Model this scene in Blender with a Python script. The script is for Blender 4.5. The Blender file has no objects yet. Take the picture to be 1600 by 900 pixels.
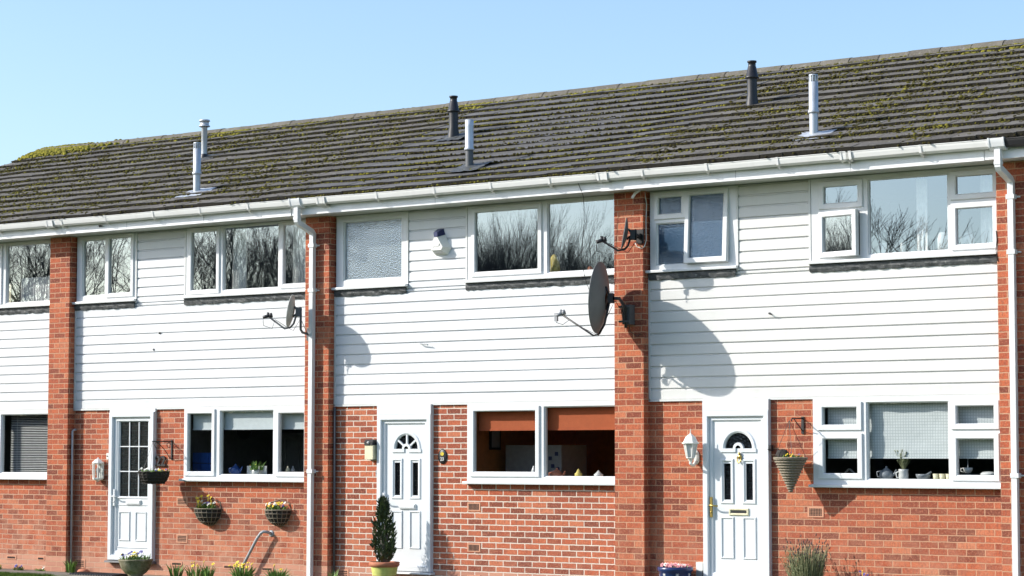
import bpy, math, random
from mathutils import Vector, Matrix, noise as mnoise
random.seed(7)
sc = bpy.context.scene
col = sc.collection
R = math.radians
SUN_AZ, SUN_EL = R(54), R(30)      # azimuth measured from the facade's outward normal towards the left

# ------------------------------------------------------------------ tagging
def tag(o, label=None, cat=None, group=None, kind=None):
    if label: o['label'] = label
    if cat: o['category'] = cat
    if group: o['group'] = group
    if kind: o['kind'] = kind
    return o
def thing(name, label, cat, loc=(0, 0, 0), group=None, rz=0):
    o = bpy.data.objects.new(name, None); col.objects.link(o)
    o.location = loc; o.rotation_euler = (0, 0, rz); o.empty_display_size = .1
    return tag(o, label, cat, group)
def copy_tree(o, parent=None):
    c = o.copy(); col.objects.link(c)
    if parent: c.parent = parent
    for ch in list(o.children): copy_tree(ch, c)
    return c

# ------------------------------------------------------------------ mesh builder
class MB:
    def __init__(s): s.v = []; s.f = []; s.uv = []; s.t = []; s.mi = []; s.m = 0; s.tint = .5; s.sm = []; s.smooth = False
    def face(s, pts, uv=None):
        i = len(s.v); s.v += [tuple(p) for p in pts]; s.f.append(tuple(range(i, i + len(pts))))
        s.uv.append(uv or [(0, 0)] * len(pts)); s.t.append(s.tint); s.mi.append(s.m); s.sm.append(s.smooth)
    def add(s, vs, fs, smooth=True):
        i = len(s.v); s.v += [tuple(p) for p in vs]
        for f in fs:
            s.f.append(tuple(i + k for k in f)); s.uv.append([(0, 0)] * len(f)); s.t.append(s.tint); s.mi.append(s.m); s.sm.append(smooth)
    def box(s, x0, x1, y0, y1, z0, z1, skip=''):
        F = s.face
        if 'f' not in skip: F([(x0,y0,z0),(x1,y0,z0),(x1,y0,z1),(x0,y0,z1)], [(x0,z0),(x1,z0),(x1,z1),(x0,z1)])
        if 'b' not in skip: F([(x1,y1,z0),(x0,y1,z0),(x0,y1,z1),(x1,y1,z1)], [(x1,z0),(x0,z0),(x0,z1),(x1,z1)])
        if 'l' not in skip: F([(x0,y1,z0),(x0,y0,z0),(x0,y0,z1),(x0,y1,z1)], [(x0-y1,z0),(x0-y0,z0),(x0-y0,z1),(x0-y1,z1)])
        if 'r' not in skip: F([(x1,y0,z0),(x1,y1,z0),(x1,y1,z1),(x1,y0,z1)], [(x1+y0,z0),(x1+y1,z0),(x1+y1,z1),(x1+y0,z1)])
        if 't' not in skip: F([(x0,y0,z1),(x1,y0,z1),(x1,y1,z1),(x0,y1,z1)], [(x0,y0),(x1,y0),(x1,y1),(x0,y1)])
        if 'd' not in skip: F([(x0,y1,z0),(x1,y1,z0),(x1,y0,z0),(x0,y0,z0)], [(x0,y1),(x1,y1),(x1,y0),(x0,y0)])
    def panel(s, x0, x1, z0, z1, holes, yf, yb, outer=True):
        """wall-like sheet facing -y with rectangular holes and reveals to yb"""
        xs = sorted({x0, x1} | {min(max(h[k], x0), x1) for h in holes for k in (0, 1)})
        zs = sorted({z0, z1} | {min(max(h[k], z0), z1) for h in holes for k in (2, 3)})
        inh = lambda x, z: any(h[0] < x < h[1] and h[2] < z < h[3] for h in holes)
        for a, b in zip(xs, xs[1:]):
            for c, d in zip(zs, zs[1:]):
                if inh((a+b)/2, (c+d)/2): continue
                s.face([(a,yf,c),(b,yf,c),(b,yf,d),(a,yf,d)], [(a,c),(b,c),(b,d),(a,d)])
        for h in holes:
            a, b, c, d = max(h[0],x0), min(h[1],x1), max(h[2],z0), min(h[3],z1)
            if h[0] > x0: s.face([(a,yf,c),(a,yb,c),(a,yb,d),(a,yf,d)], [(a,c),(a+yb-yf,c),(a+yb-yf,d),(a,d)])
            if h[1] < x1: s.face([(b,yb,c),(b,yf,c),(b,yf,d),(b,yb,d)], [(b+yb-yf,c),(b,c),(b,d),(b+yb-yf,d)])
            if h[2] > z0: s.face([(a,yf,c),(b,yf,c),(b,yb,c),(a,yb,c)], [(a,c),(b,c),(b,c+.1),(a,c+.1)])
            if h[3] < z1: s.face([(a,yb,d),(b,yb,d),(b,yf,d),(a,yf,d)], [(a,d),(b,d),(b,d+.1),(a,d+.1)])
        if outer:
            for P in ([(x0,yb,z0),(x0,yf,z0),(x0,yf,z1),(x0,yb,z1)], [(x1,yf,z0),(x1,yb,z0),(x1,yb,z1),(x1,yf,z1)],
                      [(x0,yf,z1),(x1,yf,z1),(x1,yb,z1),(x0,yb,z1)], [(x0,yb,z0),(x1,yb,z0),(x1,yf,z0),(x0,yf,z0)]): s.face(P)
    def ring(s, x0, x1, z0, z1, w, yf, yb, ch=.008, oc=.004, yi=None):
        """mitred picture frame facing -y; chamfered in and out"""
        yi = yb if yi is None else yi
        L = [(0, yb), (0, yf+oc), (oc, yf), (w-ch, yf), (w, yf+ch), (w, yi)]
        rect = lambda o, y: [(x0+o,y,z0+o),(x1-o,y,z0+o),(x1-o,y,z1-o),(x0+o,y,z1-o)]
        for (a, ya), (b, y2) in zip(L, L[1:]):
            A, B = rect(a, ya), rect(b, y2)
            for k in range(4): s.face([A[k], A[(k+1)%4], B[(k+1)%4], B[k]])
    def prism(s, prof, x0, x1, closed=False, caps=True, jit=None):
        """(y,z) profile extruded along x"""
        n = len(prof)
        for k in range(n if closed else n-1):
            (a, b), (c, d) = prof[k], prof[(k+1) % n]
            s.face([(x0,a,b),(x1,a,b),(x1,c,d),(x0,c,d)], [(x0,b),(x1,b),(x1,d),(x0,d)])
        if closed and caps:
            s.face([(x0,y,z) for y, z in prof]); s.face([(x1,y,z) for y, z in reversed(prof)])
    def tube(s, pts, r, n=8, caps=True, sx=None):
        pts = [Vector(p) for p in pts]; rs = r if isinstance(r, (list, tuple)) else [r]*len(pts)
        vs = []; up = None
        for i, p in enumerate(pts):
            d = (pts[min(i+1, len(pts)-1)] - pts[max(i-1, 0)]).normalized()
            if up is None: up = Vector((0, 0, 1)) if abs(d.z) < .9 else Vector((0, 1, 0))
            a = d.cross(up).normalized(); b = a.cross(d).normalized(); up = b
            for k in range(n):
                t = 2*math.pi*(k+.5)/n; vs.append(p + (a*math.cos(t) + b*math.sin(t))*rs[i])
        fs = [(i*n+k, i*n+(k+1)%n, (i+1)*n+(k+1)%n, (i+1)*n+k) for i in range(len(pts)-1) for k in range(n)]
        if caps: fs += [tuple(range(n))[::-1], tuple(range((len(pts)-1)*n, len(pts)*n))]
        s.add(vs, fs, n > 4)
    def lathe(s, prof, c=(0,0,0), n=20, a0=0, a1=2*math.pi, sx=1, sy=1, smooth=True):
        full = abs(a1-a0-2*math.pi) < 1e-6; m = n if full else n+1; vs = []
        for r, z in prof:
            for k in range(m):
                t = a0+(a1-a0)*k/n; vs.append((c[0]+r*math.cos(t)*sx, c[1]+r*math.sin(t)*sy, c[2]+z))
        fs = [(i*m+k, i*m+(k+1)%m, (i+1)*m+(k+1)%m, (i+1)*m+k) for i in range(len(prof)-1) for k in range(n)]
        s.add(vs, fs, smooth)
    def xf(s, M, i0=0): s.v[i0:] = [tuple(M @ Vector(p)) for p in s.v[i0:]]; return s
    def build(s, name, mats, parent=None, loc=None, label=None, kind=None):
        me = bpy.data.meshes.new(name); me.from_pydata(s.v, [], s.f)
        for m in (mats if isinstance(mats, (list, tuple)) else [mats]): me.materials.append(m)
        u = me.uv_layers.new(name='UVMap'); u.data.foreach_set('uv', [c for f in s.uv for p in f for c in p])
        a = me.attributes.new('tint', 'FLOAT', 'FACE'); a.data.foreach_set('value', s.t)
        me.polygons.foreach_set('material_index', s.mi); me.polygons.foreach_set('use_smooth', s.sm); me.update()
        o = bpy.data.objects.new(name, me); col.objects.link(o)
        if parent: o.parent = parent
        if loc: o.location = loc
        if label: o['label'] = label
        if kind: o['kind'] = kind
        return o

# ------------------------------------------------------------------ materials
class NT:
    def __init__(s, name):
        s.mat = bpy.data.materials.new(name); s.mat.use_nodes = True; s.nt = s.mat.node_tree
        for n in list(s.nt.nodes): s.nt.nodes.remove(n)
        s.out = s.nt.nodes.new('ShaderNodeOutputMaterial')
    def n(s, typ, ins=None, **kw):
        nd = s.nt.nodes.new('ShaderNode' + typ)
        for k, v in kw.items(): setattr(nd, k, v)
        for k, v in (ins or {}).items(): s.set(nd.inputs[k], v)
        return nd
    def set(s, sock, v):
        if isinstance(v, bpy.types.NodeSocket): s.nt.links.new(v, sock)
        elif isinstance(v, bpy.types.Node): s.nt.links.new(v.outputs[0], sock)
        elif isinstance(v, (tuple, list)) and len(v) == 3 and sock.type == 'RGBA': sock.default_value = (*v, 1)
        else: sock.default_value = v
    def math(s, op, a, b=0., clamp=False):
        return s.n('Math', {0: a, 1: b}, operation=op, use_clamp=clamp).outputs[0]
    def mix(s, f, a, b, mode='MIX'):
        nd = s.n('Mix', data_type='RGBA', blend_type=mode); s.set(nd.inputs[0], f); s.set(nd.inputs[6], a); s.set(nd.inputs[7], b)
        return nd.outputs[2]
    def ramp(s, f, stops, interp='LINEAR'):
        nd = s.n('ValToRGB', {0: f}); cr = nd.color_ramp; cr.interpolation = interp
        while len(cr.elements) < len(stops): cr.elements.new(.5)
        for e, (p, c) in zip(cr.elements, stops):
            e.position = p; e.color = (*c, 1) if isinstance(c, (tuple, list)) else (c, c, c, 1)
        return nd.outputs[0]
    def noise(s, scale, detail=4, rough=.55, vec=None, sc3=None, dist=0):
        if vec is None: vec = s.n('TexCoord').outputs['Object']
        if sc3: vec = s.n('Mapping', {0: vec, 'Scale': sc3}).outputs[0]
        return s.n('TexNoise', {'Vector': vec, 'Scale': scale, 'Detail': detail, 'Roughness': rough, 'Distortion': dist}).outputs[0]
    def bump(s, h, strength, dist=.01, nrm=None):
        ins = {'Height': h, 'Strength': strength, 'Distance': dist}
        if nrm is not None: ins['Normal'] = nrm
        return s.n('Bump', ins).outputs[0]
    def pbr(s, colr, rough=.5, nrm=None, metal=0., spec=.5):
        ins = {'Base Color': colr, 'Roughness': rough, 'Metallic': metal, 'Specular IOR Level': spec}
        if nrm is not None: ins['Normal'] = nrm
        b = s.n('BsdfPrincipled', ins); s.nt.links.new(b.outputs[0], s.out.inputs[0]); return s.mat

def plain(name, c, rough=.5, metal=0., var=.12, scale=14, bump=0., spec=.5):
    t = NT(name); f = t.noise(scale, 5)
    cc = t.ramp(f, [(.3, tuple(x*(1-var) for x in c)), (.7, tuple(min(1, x*(1+var)) for x in c))])
    return t.pbr(cc, rough, t.bump(f, bump, .004) if bump else None, metal, spec)

def brick(name, mortar, shift=0., pale=.5, msize=.0062, seed=0):
    t = NT(name)
    uv = t.n('UVMap').outputs[0]
    uv = t.n('Mapping', {0: uv, 'Location': (seed*1.37, 0, 0)}).outputs[0]
    w = t.n('TexNoise', {'Vector': uv, 'Scale': 17., 'Detail': 3.}).outputs[1]
    w = t.n('VectorMath', {0: w, 1: (.5, .5, .5)}, operation='SUBTRACT').outputs[0]
    w = t.n('VectorMath', {0: w, 'Scale': .011}, operation='SCALE').outputs[0]
    vec = t.n('VectorMath', {0: uv, 1: w}, operation='ADD').outputs[0]
    b = t.n('TexBrick', {'Vector': vec, 'Color1': (0,0,0), 'Color2': (1,1,1), 'Mortar': (0,0,0), 'Scale': 1., 'Mortar Size': msize,
                         'Mortar Smooth': .25, 'Bias': 0., 'Brick Width': .225, 'Row Height': .075}, offset=.5, offset_frequency=2)
    rnd = b.outputs[0]; fac = b.outputs[1]
    c = t.ramp(rnd, [(0, (.16,.040,.025)), (.2, (.27,.062,.032)), (.5, (.42,.092,.040)), (.8, (.50,.125,.052)), (1, (.58,.20,.10))])
    streak = t.noise(1, 5, .72, uv, (44, 13, 1))
    c = t.mix(t.ramp(streak, [(.46, 0.), (.66, .7)]), c, (.19,.070,.050))
    spk = t.noise(42, 5, .78, uv)
    c = t.mix(t.ramp(spk, [(.50, 0.), (.66, .75)]), c, (.60,.25,.14))
    c = t.mix(t.ramp(t.noise(62, 4, .75, t.n('Mapping', {0: uv, 'Location': (4, 3, 0)}).outputs[0]), [(.52, 0.), (.68, .65)]), c, (.17,.055,.04))
    zz = t.n('SeparateXYZ', {0: uv}).outputs[1]
    # engineering-brick courses below the damp course, lime bloom above them in ragged patches
    low = t.math('LESS_THAN', zz, .225)
    c = t.mix(t.math('MULTIPLY', low, .8), c, t.mix(rnd, (.46,.22,.15), (.54,.30,.21)))
    band = t.n('MapRange', {0: zz, 1: 1.25, 2: .1, 3: 0., 4: 1.}).outputs[0]
    pn = t.ramp(t.noise(5, 5, .6, uv), [(.36, 0.), (.66, 1.)])
    c = t.mix(t.math('MULTIPLY', t.math('MULTIPLY', band, pn), pale), c, (.54,.27,.17))
    mc = t.mix(t.noise(30, 3, .6, uv), tuple(x*.8 for x in mortar), tuple(min(1, x*1.12) for x in mortar))
    c = t.mix(fac, c, mc)
    c = t.mix(t.ramp(t.noise(1.3, 4, .6, uv), [(.45, 0.), (.8, .22)]), c, (.22,.09,.07))
    h = t.math('ADD', t.math('MULTIPLY', t.math('SUBTRACT', 1., fac), 1.), t.math('MULTIPLY', spk, .9))
    h = t.math('ADD', h, t.math('MULTIPLY', rnd, .25))
    return t.pbr(c, .88, t.bump(h, .9, .007), spec=.25)

M = {}
M['brick'] = brick('red_brick', (.55,.33,.21), pale=.42)
M['brick_pink'] = brick('red_brick_pale_base', (.58,.37,.26), pale=.9, seed=1)
M['brick_white_mortar'] = brick('red_brick_white_mortar', (.70,.60,.50), pale=.3, msize=.0075, seed=2)
M['brick_orange'] = brick('orange_red_brick', (.57,.32,.20), pale=.55, seed=3)

def upvc(name, c=(.70,.715,.715), dirt=.25, rough=.38):
    t = NT(name)
    d1 = t.noise(2.2, 6, .65); d2 = t.noise(1, 5, .7, None, (6, 6, .6))
    m = t.math('MULTIPLY', t.ramp(d1, [(.42, 0.), (.75, 1.)]), t.ramp(d2, [(.4, 0.), (.72, 1.)]))
    cc = t.mix(t.math('MULTIPLY', m, dirt), c, (.46,.45,.37))
    g = t.ramp(t.noise(60, 3, .7), [(.66, 0.), (.74, dirt*.8)])
    cc = t.mix(g, cc, (.5,.5,.42))
    return t.pbr(cc, rough, t.bump(t.noise(3.5, 2), .25, .01))
M['white'] = upvc('white_upvc'); M['clad'] = upvc('white_cladding', (.65,.663,.668), .28, .5)
M['clad_cream'] = upvc('cream_white_cladding', (.65,.648,.622), .36, .5)
M['fascia'] = upvc('white_fascia', (.77,.785,.79), .5, .45); M['gutter'] = upvc('white_gutter', (.76,.76,.735), .35, .4)
M['door'] = upvc('white_door', (.68,.705,.72), .05, .3)
M['trim'] = upvc('white_trim', (.62,.63,.61), .4, .45)

def lead():
    t = NT('lead_flashing'); a = t.noise(9, 6, .7); b = t.noise(34, 4, .7)
    c = t.ramp(a, [(.3, (.035,.04,.043)), (.6, (.085,.09,.09)), (.75, (.16,.165,.155))])
    c = t.mix(t.ramp(b, [(.62, 0.), (.70, .8)]), c, (.42,.42,.39))
    return t.pbr(c, .6, t.bump(a, .6, .02), 0., .4)
M['lead'] = lead()

def tiles(name, c0, c1, lich, seed):
    t = NT(name); at = t.n('Attribute', attribute_name='tint').outputs['Fac']
    n1 = t.noise(3, 6, .65); n2 = t.noise(45, 5, .7); n3 = t.noise(11, 5, .7)
    c = t.mix(at, c0, c1)
    c = t.mix(t.ramp(n1, [(.4, 0.), (.7, .55)]), c, tuple(x*.62 for x in c0))
    c = t.mix(t.ramp(n2, [(.48, 0.), (.7, .6)]), c, (.24,.225,.195))
    c = t.mix(t.ramp(n3, [(.60, 0.), (.70, lich)]), c, (.33,.33,.29))
    c = t.mix(t.ramp(t.noise(7, 5, .7), [(.54, 0.), (.7, lich*.9)]), c, (.10,.095,.028))
    return t.pbr(c, .82, t.bump(n2, .5, .006), spec=.3)
M['tile_brown'] = tiles('brown_grey_concrete_tile', (.078,.070,.060), (.148,.135,.117), .9, 0)
M['tile_grey'] = tiles('blue_grey_concrete_tile', (.082,.080,.079), (.135,.132,.128), .22, 1)
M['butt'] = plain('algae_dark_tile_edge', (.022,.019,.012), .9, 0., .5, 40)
def moss_m():
    t = NT('roof_moss'); at = t.n('Attribute', attribute_name='tint').outputs['Fac']; n = t.noise(60, 4, .7)
    c = t.ramp(at, [(0, (.016,.014,.008)), (.4, (.058,.052,.014)), (.65, (.13,.122,.024)), (1, (.30,.27,.038))])
    c = t.mix(t.ramp(n, [(.4, 0.), (.7, .6)]), c, (.05,.04,.012))
    return t.pbr(c, .95, t.bump(t.noise(140, 3, .7), .8, .01), spec=.1)
M['moss'] = moss_m()
M['ridge'] = tiles('weathered_ridge', (.10,.09,.072), (.16,.145,.115), .6, 2)

def schlick(t, f0, nb):
    p = t.math('POWER', t.n('LayerWeight', {'Blend': .5, 'Normal': nb}).outputs[1], 5.)
    return t.math('ADD', t.math('MULTIPLY', p, 1-f0), f0, True)
def glass(name, f0=.1, tint=(.93,.95,.95), wav=.006):
    t = NT(name); nb = t.bump(t.noise(1.6, 2), wav, .02)
    fr = schlick(t, f0, nb)
    tr = t.n('BsdfTransparent', {0: tint}); gl = t.n('BsdfGlossy', {'Color': (.74,.89,1), 'Roughness': .0, 'Normal': nb})
    m = t.n('MixShader', {0: fr, 1: tr.outputs[0], 2: gl.outputs[0]}); t.nt.links.new(m.outputs[0], t.out.inputs[0]); return t.mat
M['glass'] = glass('window_glass', .27); M['glass_low'] = glass('ground_floor_glass', .045)
def obscure(name, scale, base, f0, bs=.6, rough=.06, nw=1.4):
    t = NT(name); v = t.n('TexVoronoi', {'Vector': t.n('TexCoord').outputs['Object'], 'Scale': scale}).outputs[0]
    nb = t.bump(t.math('ADD', v, t.math('MULTIPLY', t.noise(scale*.35, 3, .6, dist=1.2), nw)), bs, .0055)
    fr = schlick(t, f0, nb)
    d = t.n('BsdfDiffuse', {'Color': base}); tl = t.n('BsdfTransparent', {0: (.5,.55,.6)})
    a = t.n('MixShader', {0: .35, 1: d.outputs[0], 2: tl.outputs[0]})
    g = t.n('BsdfGlossy', {'Color': (.74,.89,1), 'Roughness': rough, 'Normal': nb})
    m = t.n('MixShader', {0: fr, 1: a.outputs[0], 2: g.outputs[0]}); t.nt.links.new(m.outputs[0], t.out.inputs[0]); return t.mat
M['obscure'] = obscure('pebbled_obscure_glass', 62, (.16,.19,.20), .23, .5, .10, .3)
M['obscure_blue'] = obscure('swirled_obscure_glass', 52, (.05,.10,.17), .075, .6, .10, .5)
M['dark_glass'] = obscure('dark_door_glass', 30, (.006,.007,.009), .03, .6)
M['door_glass'] = obscure('rippled_dark_door_glass', 60, (.012,.014,.014), .03, .3, .2)

M['black'] = plain('black_paint', (.015,.015,.017), .45); M['iron'] = plain('wrought_iron', (.02,.018,.017), .55)
M['dish_grey'] = plain('grey_dish_paint', (.13,.135,.132), .55, .0, .12, 5); M['dish_pale'] = plain('weathered_pale_dish', (.36,.36,.32), .55, 0., .25, 6)
M['dish_dark'] = plain('dark_dish_mesh', (.06,.063,.065), .5)
M['silver'] = plain('galvanised_steel', (.50,.53,.56), .42, .35, .12, 7, .1)
M['plastic_white'] = plain('aged_white_plastic', (.74,.74,.69), .45, 0., .06)
M['cream'] = plain('cream_plastic', (.70,.65,.45), .4); M['brass'] = plain('brass', (.55,.40,.12), .3, .9)
M['grey'] = plain('grey_plastic', (.28,.29,.30), .5); M['grey_dark'] = plain('dark_grey_plastic', (.09,.095,.10), .5)
M['pipe_grey'] = plain('grey_pipe', (.34,.36,.38), .45)
M['navy'] = plain('navy_plastic', (.02,.03,.10), .35); M['blue'] = plain('blue_lens', (.09,.16,.55), .3)
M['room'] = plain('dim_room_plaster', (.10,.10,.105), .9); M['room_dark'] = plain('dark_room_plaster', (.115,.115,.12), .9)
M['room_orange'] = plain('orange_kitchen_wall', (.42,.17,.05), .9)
M['blind_white'] = plain('white_roller_blind', (.52,.56,.57), .9, 0., .05); M['blind_orange'] = plain('orange_roller_blind', (.40,.085,.024), .85, 0., .06)
M['slat'] = plain('white_slat', (.62,.62,.60), .5); M['terracotta'] = plain('terracotta', (.42,.15,.08), .8, 0., .15, 20, .2)
M['lime'] = plain('faded_lime_paint', (.50,.52,.14), .8, 0., .15, 22, .2); M['porcelain'] = plain('white_porcelain', (.58,.58,.56), .25)
M['grey_china'] = plain('grey_china', (.20,.215,.23), .3); M['blue_china'] = plain('blue_china', (.03,.07,.22), .25)
M['yellow'] = plain('yellow_petal', (.80,.62,.03), .6); M['petal_white'] = plain('white_petal', (.78,.78,.72), .6); M['petal_violet'] = plain('violet_petal', (.10,.09,.34), .6)
M['petal_pink'] = plain('pink_petal', (.62,.26,.28), .6); M['yellow_toy'] = plain('yellow_plush', (.62,.50,.14), .9, 0., .3, 30)
M['leaf'] = plain('fresh_leaf', (.12,.22,.035), .5, 0., .3, 30); M['conifer'] = plain('dark_conifer', (.030,.048,.014), .6, 0., .4, 25)
M['conifer_hi'] = plain('conifer_highlight', (.08,.11,.03), .6, 0., .3, 25)  # sunlit highlights put into the colour, on sprays picked at random
M['lavender'] = plain('grey_green_lavender', (.22,.23,.12), .8, 0., .3, 25); M['lav_head'] = plain('dried_lavender_head', (.09,.065,.06), .9)
M['wood_twig'] = plain('bark', (.085,.076,.068), .9); M['soil'] = plain('dark_soil', (.06,.045,.035), .95, 0., .35, 25, .6)
M['wicker'] = plain('grey_brown_wicker', (.22,.185,.135), .8, 0., .4, 60, .6); M['liner'] = plain('dark_basket_liner', (.028,.024,.02), .9, 0., .4, 30)
M['blue_pot'] = plain('blue_glaze', (.012,.03,.11), .25); M['vent_brick'] = plain('terracotta_air_brick', (.56,.27,.165), .85, 0., .1, 30)
M['hole'] = plain('vent_hole', (.02,.012,.01), .9); M['fridge'] = plain('pale_fridge', (.30,.30,.29), .4); M['curtain'] = plain('white_net_curtain', (.66,.66,.64), .9)
M['tile_blue'] = plain('blue_wall_tile', (.03,.09,.32), .3)
def urn_m():
    t = NT('mossy_stone'); a = t.noise(7, 6, .7)
    c = t.ramp(a, [(.3, (.07,.075,.03)), (.5, (.20,.18,.12)), (.75, (.36,.33,.26))]); return t.pbr(c, .9, t.bump(a, .5, .02), spec=.2)
M['stone'] = urn_m()
def gingham():
    t = NT('checked_blind_cloth'); uv = t.n('UVMap').outputs[0]; s = t.n('SeparateXYZ', {0: uv})
    ln = lambda o: t.math('LESS_THAN', t.math('FRACT', t.math('MULTIPLY', o, 1/.033)), .22)
    m = t.math('MAXIMUM', ln(s.outputs[0]), ln(s.outputs[1]))
    return t.pbr(t.mix(t.math('MULTIPLY', m, .55), (.56,.59,.59), (.27,.31,.32)), .9, t.bump(t.noise(9, 3), .3, .02), spec=.1)
M['gingham'] = gingham()
def grass_m():
    t = NT('lawn'); n = t.noise(40, 5, .7); return t.pbr(t.ramp(n, [(.3, (.05,.095,.016)), (.7, (.13,.20,.03))]), .9, t.bump(n, .8, .02), spec=.15)
M['lawn'] = grass_m()
def paving():
    t = NT('concrete_paving'); n = t.noise(6, 6, .7); g = t.noise(120, 3, .7)
    c = t.ramp(n, [(.3, (.15,.135,.115)), (.7, (.25,.225,.195))]); c = t.mix(t.ramp(g, [(.5, 0.), (.7, .5)]), c, (.14,.125,.11))
    return t.pbr(c, .9, t.bump(g, .5, .006), spec=.2)
M['paving'] = paving()
M['asphalt'] = plain('asphalt', (.055,.056,.058), .9, 0., .2, 30)

# ------------------------------------------------------------------ shared sizes (metres, house-local x from the pier's left edge)
PITCH = 5.02; XP = [-13.49, -8.47, -3.46, 1.55, 6.58]
D = .14                                  # wall and cladding plane behind the pier face
PW = .42; ZC = 2.39; ZS = 4.955          # pier width, cladding base, soffit
TAN = math.tan(R(22)); RY, RZ = -.41, 5.172; RIDGE_Y = 4.42
def roof_z(y): return RZ + (y-RY)*TAN

def window(parent, name, x0, x1, z0, z1, lights, gm, sill, yf=.115, lead_z=None, sill_y=.055, right_hidden=False, label=None):
    """lights: (glass x0,x1,z0,z1, kind) kind: fixed / sash / top (opened at the bottom) / side (opened at the right)"""
    cell = []
    for g in lights:
        e = .052 if g[4] != 'fixed' else .014
        cell.append((g[0]-e, g[1]+e, g[2]-e, g[3]+e))
    f = MB(); f.panel(x0, x1, z0, z1, cell, yf, .19)
    win = f.build(name, M['white'], parent, label=label)
    gl = MB()
    for g, c in zip(lights, cell):
        if g[4] == 'fixed':
            m = MB(); m.ring(c[0]-.001, c[1]+.001, c[2]-.001, c[3]+.001, .016, yf+.012, .175, .010, .001)
            m.build('glazing_bead', M['white'], win)
            gl.face([(g[0]-.01,.155,g[2]-.01),(g[1]+.01,.155,g[2]-.01),(g[1]+.01,.155,g[3]+.01),(g[0]-.01,.155,g[3]+.01)])
        else:
            m = MB(); m.ring(c[0]-.012, c[1]+.012, c[2]-.012, c[3]+.012, .066, yf-.022, yf+.035, .012, .006)
            X = None; px = Vector((c[0], yf, c[2]))
            if g[4] == 'top': px = Vector((0, yf, c[3])); X = Matrix.Translation(px) @ Matrix.Rotation(R(-3.5), 4, 'X') @ Matrix.Translation(-px)
            if g[4] == 'side': X = Matrix.Translation(px) @ Matrix.Rotation(R(-9), 4, 'Z') @ Matrix.Translation(-px)
            if X: m.xf(X)
            sash = m.build('sash', M['white'], win)
            i = len(gl.v)
            gl.face([(g[0]-.004,yf+.012,g[2]-.004),(g[1]+.004,yf+.012,g[2]-.004),(g[1]+.004,yf+.012,g[3]+.004),(g[0]-.004,yf+.012,g[3]+.004)])
            if X: gl.xf(X, i)
            # dark rubber gasket round the pane
    gl.build('pane', gm, win)
    k = MB(); k.prism([(.19, sill+.004), (sill_y, sill-.006), (sill_y-.003, sill-.014), (sill_y, sill-.036), (.19, sill-.036)], x0-.03, x1+(.0 if right_hidden else .03), True)
    k.build('window_sill', M['white'], win)
    if lead_z:
        l = MB(); n = max(8, int((x1-x0)/.05)); xa, xb = x0-.02, x1+.0
        row = []
        for r_ in range(4):
            rr = []
            for i in range(n+1):
                x = xa+(xb-xa)*i/n; t = r_/3
                z = (sill-.03)*(1-t)+lead_z*t; y = .106 - .012*math.sin(t*3.1) + .006*random.uniform(-1, 1)*(t > 0)
                if r_ == 3: z += random.uniform(-.007, .007)
                if r_ == 1: y -= .004*random.random()
                rr.append((x, y, z))
            row.append(rr)
        vs = [p for rr in row for p in rr] + [(x, .135, z) for x, y, z in row[3]]; m_ = n+1
        l.add(vs, [(r_*m_+i, r_*m_+i+1, (r_+1)*m_+i+1, (r_+1)*m_+i) for r_ in range(4) for i in range(n)], False)
        l.build('lead_flashing', M['lead'], win)
    return win

def cladding(parent, mat, x0, x1, z0, z1, name='cladding', first=None):
    m = MB(); z = 2.40
    P = .135
    k0 = math.floor((z0-2.40)/P); k = k0
    while 2.40+k*P < z1:
        a = max(2.40+k*P, z0); b = min(2.40+(k+1)*P, z1)
        j = random.uniform(-.0022, .0022); jj = random.uniform(-.0022, .0022)
        yb, yt = D-.016+j, D-.016+jj
        def row(x, s):
            w = s*random.uniform(-.0012, .0012)
            return [(x, D+.003, a), (x, yb+w, a+.0005), (x, (yb+yt)/2+w, (a+b)/2), (x, yt+w, b-.028), (x, D+.001, b-.018), (x, D+.003, b)]
        n = max(2, int((x1-x0)/.45)); rows = [row(x0+(x1-x0)*i/n, 1) for i in range(n+1)]
        for A, B in zip(rows, rows[1:]):
            for q in range(5): m.face([A[q], B[q], B[q+1], A[q+1]])
        k += 1
    return m

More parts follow.
